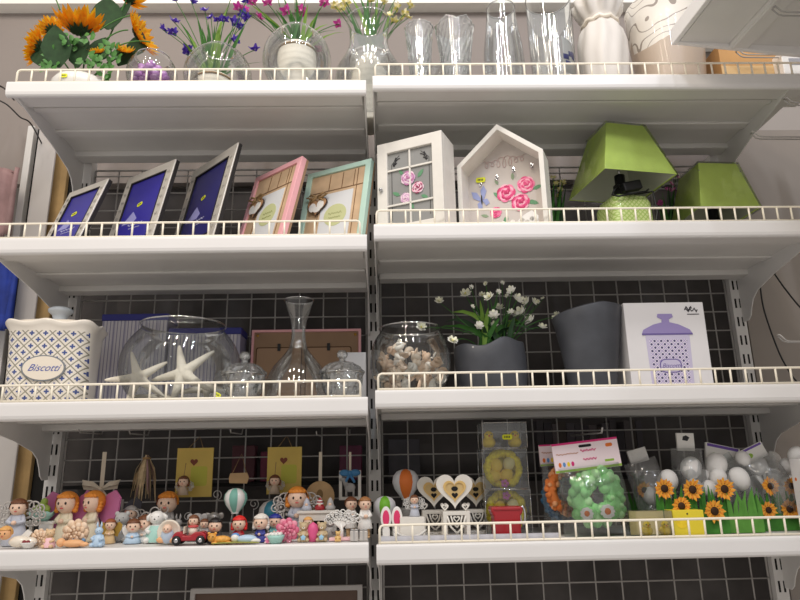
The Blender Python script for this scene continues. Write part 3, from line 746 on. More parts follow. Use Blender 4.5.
# house-shaped key cabinet
hx = PX(507, .09, .62); yw = math.radians(-24)
t = thing('house_key_cabinet', 'white house-shaped key cabinet with painted pink roses and butterfly', 'key holder', (hx, .105, Z), yw)
w, he, hp, d, th = .226, .205, .302, .07, .012
out = [(-w/2, 0), (w/2, 0), (w/2, he), (0, hp), (-w/2, he)]
inn = [(-w/2+th, th), (w/2-th, th), (w/2-th, he-th*.5), (0, hp-th*1.35), (-w/2+th, he-th*.5)]
MB(shabby).ring(out, inn, d, None, -d/2).build('body', t, bevel=.001)
bk = MB(mat('pale_taupe_board', (206, 198, 192), .6, noise=.05, nscale=12)).prism(inn, .006, None, d/2-.008).build('back_board', t)
yb = d/2-.0085
mb = MB(pg2)
for (x, z, L, a) in ((-.012, .12, .03, 2.4), (.055, .10, .03, -.4), (.0, .07, .03, -2.0), (.02, .165, .022, 1.6), (-.05, .075, .022, 2.8), (.07, .13, .026, .3), (.01, .055, .03, -1.2), (-.02, .16, .02, 2.0)): pleaf(mb, x, z, L, a, yb-.0004, pg2 if L < .025 else pg)
rose(mb, .0, .132, .028, yb-.001, rp); rose(mb, .053, .146, .026, yb-.001, [rp[1], rp[2], rp[0]]); rose(mb, .036, .10, .027, yb-.001, rp); rose(mb, -.03, .083, .017, yb-.001, [rp[1], rp[0]])
mb.build('painted_roses', bk)
mb = MB(mat('butterfly_blue', (150, 160, 205), .5))
bxx, bz = -.066, .125
for s_ in (-1, 1):
    c, s2 = math.cos(.35), math.sin(.35)
    for (o) in ([(0, 0), (.006, .022), (.02, .03), (.022, .014), (.008, 0)], [(0, 0), (.016, -.004), (.018, -.016), (.006, -.018)]):
        mb.prism([(bxx+(s_*p)*c*.9-q*s2, bz+(s_*p)*s2+q*c*1.2) for p, q in o], .0008, None, yb-.0012)
mb.m(ink).prism(oval(.002, .014, 10, bxx, bz), .001, None, yb-.0022)
mb.build('painted_butterfly', bk)
mb = MB(mat('faint_script', (206, 182, 178), .6))
mb.tube([(-.055+.11*q+.008*math.sin(q*44), yb-.0006, .222+.012*math.cos(q*44)*(1-.4*math.sin(q*9))) for q in [i/70 for i in range(71)]], .0009, 5)
mb.build('faint_lettering', bk)
for (x, z) in ((-.067, .172), (-.022, .182), (.024, .194), (.072, .196)):
    mb = MB(chrome); mb.prism(oval(.0038, .007, 14, x, z), .0015, None, yb-.0016); mb.tube([(x, yb-.002, z), (x, yb-.012, z-.003), (x, yb-.014, z-.011), (x, yb-.011, z-.014), (x, yb-.007, z-.011)], .0018, 6)
    mb.build('key_hook', t)
sticker(t, (-.066, yb-.0026, .182), (0, .1, 0), .026, .014)
mb = MB(white); mb.prism([(.03, .0), (.09, .0), (.09, .03), (.075, .046), (.06, .04), (.045, .03), (.035, .02)], .004, None, -d/2-.004); mb.build('white_fretwork', t)
fb = MB(shabby)
for k in range(8): fb.prism(oval(.006, .006, 10, -.01+k*.012, .018+.006*(k % 2)), .003, None, -d/2-.004)
fb.build('lace_edging', t)

# lamps
lime = mat('lime_shade_fabric', (214, 238, 118), .8, noise=.03, nscale=60, glow=.18)
lime_in = mat('shade_lining', (205, 208, 190), .8)
weave = NG('green_weave', .5, .2)
u = weave.op('FRACT', weave.op('MULTIPLY', weave.op('ADD', weave.op('ADD', weave.x, weave.y), weave.z), 75)); v_ = weave.op('FRACT', weave.op('MULTIPLY', weave.op('SUBTRACT', weave.op('ADD', weave.x, weave.y), weave.z), 75))
weave_m = weave.done(weave.mix(weave.op('MAXIMUM', weave.op('LESS_THAN', u, .25), weave.op('LESS_THAN', v_, .25)), (206, 220, 150), (160, 190, 90)))
def shade_mesh(a, b_, h, z0):                 # square tapering shade, open top and bottom
    mb = MB(lime, lime_in, mat('shade_wrap', (228, 235, 190), .2))
    def sq(s, z): return [(-s, -s, z), (s, -s, z), (s, s, z), (-s, s, z)]
    mb.put(sq(a, z0)+sq(b_, z0+h), [(i, (i+1) % 4, 4+(i+1) % 4, 4+i) for i in range(4)], False)
    mb.m(lime_in); mb.put(sq(a-.003, z0+.001)+sq(b_-.003, z0+h-.001), [((i+1) % 4, i, 4+i, 4+(i+1) % 4) for i in range(4)], False)
    mb.m(lime); mb.put(sq(a, z0)+sq(a-.003, z0+.001), [((i+1) % 4, i, 4+i, 4+(i+1) % 4) for i in range(4)], False)
    mb.put(sq(b_, z0+h)+sq(b_-.003, z0+h-.001), [(i, (i+1) % 4, 4+(i+1) % 4, 4+i) for i in range(4)], False)
    return mb
def lamp(x, y, yaw, label, a, b_, h, z0, base=True):
    t = thing('table_lamp', label, 'lamp', (x, y, Z), yaw, group='lime green table lamps')
    sh = shade_mesh(a, b_, h, z0).build('lamp_shade', t)
    wr = MB(thin('shade_film', edge=.25, base=.05, rough=.12, bump=.8, nscale=16))
    def sq(s, z): return [(-s, -s, z), (s, -s, z), (s, s, z), (-s, s, z)]
    wr.put(sq(a+.004, z0-.004)+sq(b_+.004, z0+h+.003), [(i, (i+1) % 4, 4+(i+1) % 4, 4+i) for i in range(4)]+[(4, 5, 6, 7)], False)
    tag(wr.build('plastic_wrap', sh), 'clear plastic wrap over the shade')
    zb = z0-.035 if base else z0-.045
    bw = .058
    def sqr(q, r, z):
        c, s_ = math.cos(q), math.sin(q); k = 1/(abs(c)**6+abs(s_)**6)**(1/6); return (r*k*c, r*k*s_, z)
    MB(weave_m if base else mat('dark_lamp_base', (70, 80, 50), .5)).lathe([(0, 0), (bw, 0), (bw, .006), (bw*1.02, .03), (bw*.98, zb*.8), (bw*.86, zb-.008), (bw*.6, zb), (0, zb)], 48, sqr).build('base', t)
    MB(black).lathe([(0, zb), (.016, zb), (.02, zb+.012), (.02, zb+.04), (.014, zb+.044), (.014, zb+.07), (0, zb+.07)], 20).build('lamp_socket', t)
    sp = MB(chrome)
    for k in range(4): sp.tube([(0, 0, z0+h*.72), ((b_+.006)*(1, -1, -1, 1)[k]*1., (b_+.006)*(1, 1, -1, -1)[k], z0+h*.82)], .0015, 6)
    sp.tube([(0, 0, zb+.06), (0, 0, z0+h*.72)], .003, 6); sp.build('shade_carrier', t)
    return t, zb
lt, zb = lamp(.686, .192, math.radians(10.5), 'lime green table lamp with woven base and black flex', .103, .055, .163, .173)
mb = MB(black); mb.tube(arc((-.02, -.03, zb+.02), (-.062, -.055, zb-.014), (0, -.01, .012))+[Vector((-.05, -.066, zb-.022)), Vector((.0, -.066, zb-.010))], .0028, 6)
mb.tube([(.02, -.03, zb+.005), (.052, -.066, zb-.002), (.056, -.068, zb-.06), (.04, -.068, .02), (.03, -.07, .006), (-.03, -.08, .006)], .0028, 6)
mb.tube([(-.03, -.05, zb-.004), (-.015, -.066, zb-.012), (.03, -.068, zb-.004), (.05, -.05, zb+.012)], .0028, 6); mb.build('power_cord', lt)
MB(black).box((.03, -.06, zb+.008), (.055, .022, .026), RY(-.25)).build('plug', lt, bevel=.004)
# second lamp
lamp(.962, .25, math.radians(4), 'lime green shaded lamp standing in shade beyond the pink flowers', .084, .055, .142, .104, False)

# pink flowers between the lamps
def small_plant(px, Y, label, cols, blooms, leaves, potm, h, r, bsz, lw=.006, z=None, name='artificial_plant'):
    z = Z if z is None else z
    X = PX(px, Y, z+h); t = thing(name, label, 'artificial flowers', (X, Y, z)); base = Vector((X, Y, z))
    MB(potm).lathe([(0, 0), (r*.7, 0), (r, h*.9), (r, h), (r*.9, h), (r*.85, h*.85), (0, h*.85)], 28).build('pot', t)
    mb = MB(dkgreen, green)
    for i, (x, y) in enumerate(leaves):
        p1 = at(x, y, Y+random.uniform(-.03, .03))-base; p0 = Vector((random.uniform(-.5, .5)*r, random.uniform(-.4, .4)*r, h*.85)); mb.m((dkgreen, green)[i % 2])
        mb.blade([p0.lerp(p1, q) for q in (0, .3, .6, 1)], [lw, lw*1.2, lw, lw*.1], (1, random.uniform(-.5, .5), 0), .2)
    mb.build('leaves', t); sm = MB(green); proto = None
    for (x, y) in blooms:
        p1 = at(x, y, Y+random.uniform(-.03, .03))-base
        sm.tube(arc((random.uniform(-.4, .4)*r, 0, h*.85), p1, (0, 0, .01), 6), .0011, 5)
        if proto is None:
            fb = MB(*cols)
            for k in range(9):
                a = 2*PI*k/9; d = Vector((math.cos(a), math.sin(a), 0)); fb.m(cols[k % 2]); fb.blade([(0, 0, 0), d*bsz*.55+Vector((0, 0, bsz*.3)), d*bsz+Vector((0, 0, bsz*.4))], [bsz*.25, bsz*.5, bsz*.2], (-math.sin(a), math.cos(a), 0), .15)
            fb.m(cols[2]).ball((0, 0, bsz*.25), bsz*.3, (1, 1, .8), 8, 6)
            proto = fb.build('blossom', t, p1, (.9, 0, 0))
        else:
            o = proto.copy(); COL.objects.link(o); o.location = p1; o.rotation_euler = (random.uniform(.4, 1.3), random.uniform(-.6, .6), random.uniform(0, 6)); o.scale = (random.uniform(.8, 1.15),)*3
    sm.build('stems', t); return t
small_plant(668, .33, 'little magenta flowers sprouting between the two green lamps', magenta, [(668, 190), (671, 184), (685, 179), (678, 178), (687, 188), (694, 177), (682, 197), (658, 205), (660, 203), (674, 190), (690, 194), (712, 204)],
            [(656, 200), (662, 192), (668, 183), (676, 176), (684, 178), (690, 186), (680, 190), (672, 196), (664, 200), (688, 200), (694, 182), (660, 196), (676, 200), (670, 200)], mat('dark_pot', (60, 56, 54), .5), .06, .045, .012, .008)
small_plant(556, .32, 'dim yellow flowers half hidden beside the house-shaped cabinet', cream_p, [(553, 178), (556, 184), (560, 190), (551, 190), (558, 197), (563, 183)], [(550, 186), (554, 176), (558, 178), (562, 180), (566, 186), (560, 196), (552, 198), (565, 194)], MATS['dark_pot'], .07, .045, .011, .01)

# ================================================================== THIRD SHELF
Z = ZL[2]+.0006
# --- biscuit jar: rounded-square canister with a blue lattice front
g = NG('biscuit_jar_glaze', .25, .5)
def lattice(g, P, hw, z0, z1, base, linec, flower, xo=0.):
    X_ = g.op('ADD', g.x, xo)
    a = g.op('FRACT', g.op('MULTIPLY', g.op('ADD', X_, g.z), 1/P)); b_ = g.op('FRACT', g.op('MULTIPLY', g.op('SUBTRACT', X_, g.z), 1/P))
    da = g.op('ABSOLUTE', g.op('SUBTRACT', a, .5)); db = g.op('ABSOLUTE', g.op('SUBTRACT', b_, .5))
    ln = g.op('MAXIMUM', g.op('GREATER_THAN', da, .44), g.op('GREATER_THAN', db, .44))
    # four-petalled flower in every diamond
    r2 = g.op('ADD', g.op('MULTIPLY', da, da), g.op('MULTIPLY', db, db))
    cr = g.op('MINIMUM', da, db)
    fl = g.op('MULTIPLY', g.op('LESS_THAN', r2, .07), g.op('LESS_THAN', g.op('ABSOLUTE', g.op('SUBTRACT', da, db)), .13))
    inside = g.op('MULTIPLY', g.op('MULTIPLY', g.op('LESS_THAN', g.op('ABSOLUTE', g.x), hw), g.op('GREATER_THAN', g.z, z0)), g.op('MULTIPLY', g.op('LESS_THAN', g.z, z1), g.op('LESS_THAN', g.y, -.02)))
    c1 = g.mix(g.op('MULTIPLY', ln, inside), base, linec)
    return g.mix(g.op('MULTIPLY', fl, inside), c1, flower)
jm = g.done(lattice(g, .030, .09, .008, .172, (240, 232, 220), (150, 146, 130), (66, 84, 144)))
jx = PX(57, .15, .27)
t = thing('biscuit_jar', 'cream ceramic biscuit jar with blue lattice pattern and script nameplate', 'jar', (jx, .135, Z), math.radians(7))
def sq4(n, sy=.82):
    def f(q, r, z):
        c, s_ = math.cos(q), math.sin(q); k = 1/(abs(c)**n+abs(s_)**n)**(1/n); return (r*k*c, r*k*s_*sy, z)
    return f
def scal(q, r, z):
    x, y, zz = sq4(4)(q, r, z); return (x, y, zz+(.004*math.cos(8*q) if z > .18 else 0))
MB(jm).lathe([(0, 0), (.086, 0), (.089, .004), (.09, .05), (.092, .12), (.095, .172), (.1, .184), (.105, .192), (.103, .196), (.094, .195), (.088, .18), (.088, .05)], 96, scal).build('jar_body', t)
lid = MB(cream).lathe([(.093, .192), (.086, .199), (.06, .206), (.03, .21), (0, .211)], 64, sq4(4)).build('lid', t)
MB(mat('pale_blue_grey_knob', (188, 196, 204), .3, coat=.4)).lathe([(.02, .207), (.016, .216), (.019, .226), (.028, .233), (.029, .239), (.02, .245), (0, .246)], 28, None, T(.0, .0, 0)).build('knob', lid)
pl = []
for k in range(48):
    a = 2*PI*k/48; rr = .92+.05*math.cos(4*a)
    c, s_ = math.cos(a), math.sin(a); kk = 1/(abs(c)**3+abs(s_)**3)**(1/3)
    pl.append((.049*kk*c*rr+.004, .031*kk*s_*rr+.083))
np_ = MB(mat('plate_border', (130, 135, 140), .3)).prism(pl, .004, None, -.0785)
cpl = [((x-.004)*.93+.004, (z-.083)*.91+.083) for x, z in pl]
np_.m(cream).prism(cpl, .002, None, -.0793)
npo = np_.build('nameplate', t)
text('script_lettering', 'Biscotti', .0225, mat('blue_script_ink', (92, 102, 170), .4), npo, (.004, -.0796, .083), shear=.5, ext=.0002)

# --- striped storage boxes behind
st = NG('striped_board', .6, .0)
s1 = st.op('FRACT', st.op('MULTIPLY', st.x, 105)); s2 = st.op('FRACT', st.op('MULTIPLY', st.x, 34))
stm = st.done(st.mix(st.op('LESS_THAN', s1, .28), st.mix(st.op('LESS_THAN', s2, .22), (206, 202, 208), (176, 172, 190)), (140, 138, 165)))
bluelid = mat('navy_blue_lid', (40, 44, 130), .4)
for (p0, p1, ptop, lb) in ((97, 165, 314, 'white striped storage box with blue lid, right behind the biscuit jar'), (166, 240, 328, 'white striped storage box with blue lid, behind the starfish bowl')):
    Y = .30
    xa, xb = PX(p0, Y, .3), PX(p1, Y, .3); zt = at((p0+p1)/2, ptop, Y).z
    t = thing('storage_box', lb, 'box', ((xa+xb)/2, Y+.04, Z), group='striped storage boxes'); w = xb-xa; h = zt-Z
    MB(stm).box((0, 0, (h-.018)/2), (w-.004, .08, h-.018)).build('box_body', t, bevel=.0015)
    MB(bluelid).box((0, 0, h-.009), (w, .084, .018)).build('lid', t, bevel=.0015)

# --- big bowl with starfish
ft, fx = None, PX(181, .165, .28)
t = thing('glass_fishbowl', 'large round glass fishbowl holding three starfish', 'bowl', (fx, .165, Z))
pr = [(0, .002), (.09, .002)]
for i in range(20):
    a = -.72+(1.50)*i/19; pr.append((.1435*math.cos(a), .098+.125*math.sin(a)))
pr += [(.1, .195), (.101, .203)]
MB(glass).lathe(pr, 56).build('glass_body', t)
MB(MATS['glass_rim']).tube([(.1025*math.cos(2*PI*k/56), .1025*math.sin(2*PI*k/56), .203) for k in range(56)], .0022, 6, True).build('rim', t)
starm = mat('starfish_white', (240, 232, 216), .75, noise=.08, nscale=80, bump=.5)
def star2(loc, rot, R, label, bend=0):
    mb = MB(starm)
    for k in range(5):
        a = PI/2+2*PI*k/5; d = Vector((math.cos(a), 0, math.sin(a)))
        pts = [d*R*q+Vector((0, bend*q*q*R, 0)) for q in (0, .15, .35, .6, .82, .97, 1.0)]
        mb.tube(pts, [R*.15, R*.155, R*.125, R*.095, R*.07, R*.04, R*.01], 10, M=None)
    mb.ball((0, 0, 0), R*.2, (1, .8, 1), 16, 10)
    o = mb.build('starfish', None, loc, rot)
    md = o.modifiers.new('join', 'REMESH'); md.mode = 'VOXEL'; md.voxel_size = R*.032; md.use_smooth_shade = True
    return tag(o, label, 'starfish', 'starfish in the glass bowl')
star2((PX(139, .13, .25), .125, Z+.066), (-.25, -.33, .25), .078, 'white starfish standing at the biscuit jar side of the glass bowl', .12)
star2((PX(183, .12, .27), .125, Z+.076), (-.3, -.40, -.15), .09, 'tallest white starfish, upright in the middle of the glass bowl', .1)
star2((PX(205, .15, .23), .165, Z+.045), (-1.2, .25, -.3), .072, 'white starfish lying low at the candy dish side of the bowl', .1)
star2((PX(160, .15, .22), .17, Z+.022), (-1.45, .1, .5), .068, 'flat white starfish on the floor of the glass bowl', .05)

# --- cut-glass candy dishes
def candy(px, Y, label, s=1.):
    X = PX(px, Y, .24); t = thing('candy_dish', label, 'candy dish', (X, Y, Z), group='lidded cut-glass candy dishes')
    seg = 36
    def fac(mb, prof):
        n_ = len(prof); zs = [p[1] for p in prof]
        def fn(q, r, z):
            i = min(range(n_), key=lambda a: abs(zs[a]-z)); j = round(q/(2*PI)*seg); k = 1+(.07 if (i+j//2) % 2 else -.03)
            return (r*k*math.cos(q), r*k*math.sin(q), z)
        return mb.lathe(prof, seg, fn, None, False)
    fac(MB(crystal), [(0, 0), (.026*s, 0), (.029*s, .008), (.038*s, .018), (.044*s, .031), (.046*s, .046), (.048*s, .061)]).build('dish', t)
    MB(crystal).lathe([(0, .012), (.03*s, .02), (.038*s, .045), (.041*s, .061)], seg).build('inner_wall', t)
    lid = fac(MB(crystal), [(.052*s, .063), (.05*s, .069), (.042*s, .078), (.03*s, .087), (.014*s, .092), (.0, .0935)]).build('lid', t)
    MB(thin('crystal_rim', edge=.6, base=.35)).tube([(.05*s*math.cos(2*PI*k/36), .05*s*math.sin(2*PI*k/36), .064) for k in range(36)], .0022, 6, True).build('lid_rim', lid)
    MB(MATS['crystal_rim']).lathe([(.009, .092), (.007, .098), (.012, .103), (.0135, .111), (.009, .118), (0, .119)], 10, smooth=False).build('knob', lid)
    return t
c1 = candy(244, .085, 'lidded cut-glass candy dish between the starfish bowl and decanter')
candy(342, .085, 'lidded cut-glass candy dish between the decanter and shelf end')
X = PX(222, .045, .2); o = MB(clearbox).prism([(-.012, 0), (.012, 0), (.016, .028), (-.006, .03)], .002, RX(-.3)).build('tag_card', c1, (-.05, -.035, .001)); sticker(c1, (-.05, -.038, .014), (-.3, .5, 0), .016, .010)
# --- decanter
X = PX(298, .125, .3); t = thing('glass_decanter', 'wide-based clear glass decanter with long funnel neck', 'decanter', (X, .125, Z))
MB(glass).lathe([(0, .012), (.05, .003), (.078, .004), (.084, .012), (.082, .03), (.073, .06), (.058, .088), (.038, .112), (.023, .132), (.0175, .155), (.0165, .175), (.02, .2), (.027, .225), (.0345, .25), (.0355, .254)], 56).build('glass_body', t)
MB(MATS['glass_rim']).tube([(.0355*math.cos(2*PI*k/40), .0355*math.sin(2*PI*k/40), .254) for k in range(40)], .0016, 6, True).build('rim', t)
MB(thin('decanter_base', edge=.5, base=.14)).lathe([(.078, .002), (.04, .006), (0, .016)], 40).build('thick_base', t)
# --- pink frame seen from the back
xa, xb = PX(251, .345, .35), PX(361, .345, .35); zt = at(305, 329, .345).z; w = xb-xa; h = zt-Z
t = thing('reversed_picture', 'large pink-edged double frame turned backwards showing brown board', 'picture frame', ((xa+xb)/2, .335, Z), rot=(-.05, 0, 0))
MB(pinkf).ring(rect(-w/2, w/2, 0, h), rect(-w/2+.007, w/2-.007, .007, h-.007), .02).build('frame_border', t, bevel=.001)
bd = MB(kraft).prism(rect(-w/2+.006, w/2-.006, .006, h-.006), .012, None, .004).build('back_board', t)
for xx in (-.075, .062):
    MB(mat('kraft_panel', (172, 140, 112), .7)).prism(rrect(.125, .16, .006, 3, xx, h*.43), .002, None, .0025).build('back_flap', t)
    MB(mat('flap_seam', (90, 62, 40), .8)).ring(rrect(.127, .162, .006, 3, xx, h*.43), rrect(.122, .157, .005, 3, xx, h*.43), .0022, None, .002).build('flap_seam', t)
    MB(black).box((xx+.0, .001, h*.43+.08), (.008, .004, .02)).build('turn_clip', t)
for xx in (-w/2+.016, w/2-.016): MB(gold).lathe([(0, 0), (.004, 0), (.004, .002), (0, .003)], 12, None, T(xx, .004, h-.016) @ RX(PI/2)).build('brass_screw', t)
# --- little white carton behind the candy dish
X = PX(355, .24, .28); t = thing('gift_carton', 'small grey white printed carton tucked behind the candy dish at the post', 'box', (X, .25, Z))
MB(mat('grey_white_carton', (200, 200, 202), .55)).box((0, 0, .07), (.058, .05, .14)).build('carton', t, bevel=.0015)
mb = MB(mat('grey_print', (160, 160, 165), .6)); mb.prism(heart(.026, cx=0, cz=.095), .0006, None, -.0256); scribble(mb, -.02, .02, .06, .004, -.0256, 24); mb.build('printed_motif', t)

# ---- right bay
Z = ZR[2]+.0006
X = PX(411, .135, .27); t = thing('shell_jar', 'squat round glass jar filled with peach seashells', 'jar', (X, .135, Z))
pr = [(0, .002), (.06, .002), (.076, .006)]
for i in range(16):
    a = -.85+1.75*i/15; pr.append((.099*math.cos(a)**.55, .085+.088*math.sin(a)))
pr += [(.075, .161), (.076, .166)]
MB(glass).lathe(pr, 48).build('glass_body', t)
MB(MATS['glass_rim']).tube([(.0765*math.cos(2*PI*k/48), .0765*math.sin(2*PI*k/48), .166) for k in range(48)], .0018, 6, True).build('rim', t)
shm = [mat('shell_peach', (252, 232, 210), .5, noise=.08, nscale=90), mat('shell_cream', (254, 248, 238), .5, noise=.05, nscale=90), mat('shell_tan', (244, 214, 186), .5, noise=.1, nscale=90)]
def shell_mesh(kind, m_):
    mb = MB(m_)
    if kind == 0:       # spiral whelk
        pts = []; rs = []
        for k in range(40):
            q = k/39; a = q*5.5*PI; rr = .0075*(1-q)**1.2+.0003; pts.append((rr*math.cos(a), rr*math.sin(a), .026*q**.8)); rs.append(.0075*(1-q)+.0008)
        mb.tube(pts, rs, 8)
        mb.tube([(0, 0, .006), (.003, 0, -.004), (.006, 0, -.012)], [.007, .005, .001], 8)
    else:               # ribbed cockle
        v = []; f = []; n = 21
        for i in range(5):
            for k in range(n):
                a = -1.25+2.5*k/(n-1); r = .019*(i/4)*(1+.05*(k % 2)); v.append((r*math.sin(a), -.008*math.sin((i/4)*PI*.75+.2), r*math.cos(a)))
        for i in range(4):
            for k in range(n-1): f.append((i*n+k, i*n+k+1, (i+1)*n+k+1, (i+1)*n+k))
        mb.put(v, f)
    o = mb.build('seashell', solid=.0012 if kind else 0); return o
protos = [shell_mesh(k % 2, shm[k % 3]) for k in range(6)]
k = 0
for lay, (n, rad) in enumerate(((14, .07), (16, .08), (16, .082), (14, .074), (10, .05))):
    for i in range(n):
        a = 2*PI*i/n+lay*.4; rr = rad*(.94 if i % 3 else .55)
        src = protos[k % 6]; o = src if k < 6 else src.copy()
        if k >= 6: COL.objects.link(o)
        dx = rr*math.cos(a)
        o.location = (X+dx, .135+rr*math.sin(a), Z+.018+lay*.0205+(.006 if dx < 0 else -.004)*lay*.5)
        o.rotation_euler = (random.uniform(-1.2, 1.2), random.uniform(-1.2, 1.2), random.uniform(0, 6)); sc_ = random.uniform(.8, 1.1); o.scale = (sc_,)*3
        tag(o, 'small peach and cream seashell heaped in the squat round jar', 'seashell', 'seashells in the squat glass jar'); k += 1
# dark planters
slate = mat('slate_grey_ceramic', (72, 74, 80), .45, noise=.22, nscale=16, bump=.15, coat=.15)
X = PX(492, .165, .27); t = thing('flower_planter', 'dark slate planter with slanted rim holding small white flowers', 'planter', (X, .17, Z)); base = Vector((X, .17, Z))
def slant(q, r, z):
    x, y = r*1.12*math.cos(q), r*.72*math.sin(q); k = max(0, (z-.04)/.1); return (x*(1-.1*k*(x > 0))+0, y, z+k*(.007*math.sin(x*60)+x*.12-.012))
MB(slate).lathe([(0, 0), (.066, 0), (.072, .004), (.08, .05), (.083, .1), (.082, .138), (.08, .142), (.076, .138), (.073, .1), (.05, .09), (0, .09)], 72, slant).build('pot', t)
mb = MB(dkgreen, green, yelgreen)
Ls = [(445, 322), (432, 330), (452, 312), (468, 300), (470, 318), (480, 300), (478, 316), (498, 300), (508, 306), (515, 316), (526, 326), (520, 322), (535, 330), (500, 318), (488, 308), (462, 334), (512, 326), (494, 322), (484, 326), (474, 328)]
for i, (x, y) in enumerate(Ls):
    p1 = at(x, y, .165+random.uniform(-.05, .05))-base; p0 = Vector((random.uniform(-.035, .04), random.uniform(-.03, .02), .11)); mb.m((dkgreen, green, yelgreen)[i % 3 if i % 4 else 0])
    b_ = Vector((0, 0, .035 if abs(x-490) > 25 else .01)); mb.blade([p0.lerp(p1, q)+b_*4*q*(1-q) for q in (0, .2, .4, .6, .8, 1)], [.008, .0125, .013, .011, .008, .001], (1, random.uniform(-.5, .5), .2), .2)
mb.build('leaves', t)
wp = (mat('white_petal', (245, 244, 236), .55), mat('ivory_petal', (236, 236, 214), .55), mat('yellow_stamen', (220, 210, 120), .6))
sm = MB(green); proto = None
for (x, y, s_) in ((439, 302, 1), (421, 328, 1.1), (452, 342, 1.1), (466, 295, 1.2), (479, 326, .9), (471, 287, .5), (486, 284, .5), (502, 283, .5), (490, 298, 1.1), (494, 316, 1.1), (499, 309, 1.1), (494, 326, .9), (492, 336, 1), (512, 291, 1), (517, 300, 1.2), (521, 314, 1.5), (528, 302, 1.1), (533, 302, .9), (531, 321, 1.2), (542, 328, 1), (543, 299, .5), (558, 317, 1.1), (508, 296, .6), (511, 313, .8), (472, 307, .5), (498, 292, .6), (538, 302, .5), (482, 296, .8)):
    p1 = at(x, y, .14+random.uniform(-.05, .05))-base
    p0 = Vector((random.uniform(-.03, .04), random.uniform(-.03, .02), .11)); sm.tube(arc(p0, p1, (0, 0, .02 if y > 310 else .005), 6), .001, 5)
    if proto is None:
        fb = MB(*wp); bsz = .0125
        for ly in (0, 1):
            for k in range(6):
                a = 2*PI*(k+.5*ly)/6; d = Vector((math.cos(a), math.sin(a), 0)); fb.m(wp[ly]); fb.blade([(0, 0, 0), d*bsz*.5+Vector((0, 0, bsz*(.3+.3*ly))), d*bsz*(1-.25*ly)+Vector((0, 0, bsz*(.4+.5*ly)))], [bsz*.3, bsz*.7, bsz*.3], (-math.sin(a), math.cos(a), 0), .2)
        fb.m(wp[2]).ball((0, 0, bsz*.3), bsz*.2, (1, 1, 1.2), 8, 6); proto = fb.build('blossom', t, p1, (.8, 0, 0))
    else:
        o = proto.copy(); COL.objects.link(o); o.location = p1; o.rotation_euler = (random.uniform(.2, 1.3), random.uniform(-.6, .6), random.uniform(0, 6)); o.scale = (s_*1.05,)*3
sm.build('stems', t)
X = PX(590, .16, .3); t = thing('tall_planter', 'tall dark slate planter flaring towards its wavy rim', 'planter', (X, .16, Z))
def tallp(q, r, z):
    k = z/.23; return (r*1.0*math.cos(q), r*.8*math.sin(q), z+(k**3)*(.003*math.sin(2*q)+.28*min(0, r*math.cos(q)-.02)))
MB(slate).lathe([(0, 0), (.05, 0), (.055, .005), (.063, .05), (.073, .12), (.083, .186), (.089, .218), (.087, .222), (.083, .218), (.07, .13), (.05, .03), (0, .03)], 72, tallp).build('pot', t)
# carton with printed violet jar
xa = PX(628, .12, .3); xb = PX(709, .12, .3); zt = at(664, 302.5, .12).z; w = xb-xa; h = zt-Z
t = thing('product_carton', 'white product carton printed with a violet biscuit jar', 'box', ((xa+xb)/2, .12, Z))
MB(mat('gloss_white_carton', (232, 230, 232), .4)).box((0, .07, h/2), (w, .14, h)).build('carton', t, bevel=.0012)
lv = NG('violet_lattice_print', .5, 0.)
P = .0165
a = lv.op('FRACT', lv.op('MULTIPLY', lv.op('ADD', lv.x, lv.z), 1/P)); b_ = lv.op('FRACT', lv.op('MULTIPLY', lv.op('SUBTRACT', lv.x, lv.z), 1/P))
da = lv.op('ABSOLUTE', lv.op('SUBTRACT', a, .5)); db = lv.op('ABSOLUTE', lv.op('SUBTRACT', b_, .5))
ln = lv.op('MAXIMUM', lv.op('GREATER_THAN', da, .42), lv.op('GREATER_THAN', db, .42)); fl = lv.op('LESS_THAN', lv.op('ADD', lv.op('MULTIPLY', da, da), lv.op('MULTIPLY', db, db)), .06)
lvm = lv.done(lv.mix(fl, lv.mix(ln, (226, 220, 236), (180, 166, 208)), (58, 46, 104)))
lav = mat('lavender_print', (156, 142, 196), .5); lavd = mat('dark_lavender_print', (112, 98, 160), .5)
pic = MB(lav)
jb = [(-.05, .0), (.052, .0), (.056, .14), (-.054, .14)]
pic.m(mat('pale_lavender_print', (205, 198, 224), .5)).prism(jb, .0005, None, -.0008)
pic.m(lvm).prism([(-.043, .004), (.045, .004), (.048, .128), (-.046, .128)], .0005, None, -.0012)
pic.m(lav).prism([(-.062, .142), (.064, .142), (.058, .152), (.032, .165), (.012, .17), (-.012, .17), (-.032, .165), (-.058, .152)], .0005, None, -.0014)
pic.m(lavd).prism([(-.062, .139), (.064, .139), (.064, .143), (-.062, .143)], .0005, None, -.0017)
pic.m(lav).prism([(-.01, .17), (.01, .17), (.009, .178), (.02, .184), (.018, .192), (-.018, .192), (-.02, .184), (-.009, .178)], .0005, None, -.0014)
pic.m(lavd).prism(rrect(.054, .034, .014, 6, 0, .062), .0005, None, -.0017)
pic.m(mat('pale_lavender_print', (205, 198, 224))).prism(rrect(.049, .029, .0125, 6, 0, .062), .0005, None, -.0021)
po = pic.build('printed_jar', t)
text('printed_script', 'Biscotti', .015, lavd, po, (0, -.0022, .062), shear=.45, ext=.0002)
mb = MB(mat('black_logo_print', (60, 58, 66), .5)); scribble(mb, .052, .084, h-.02, .006, -.0006, 19, .0011); scribble(mb, .054, .07, h-.017, .007, -.0006, 9, .0012); mb.box((.072, -.0006, h-.031), (.03, .0006, .002)); mb.build('printed_logo', t)

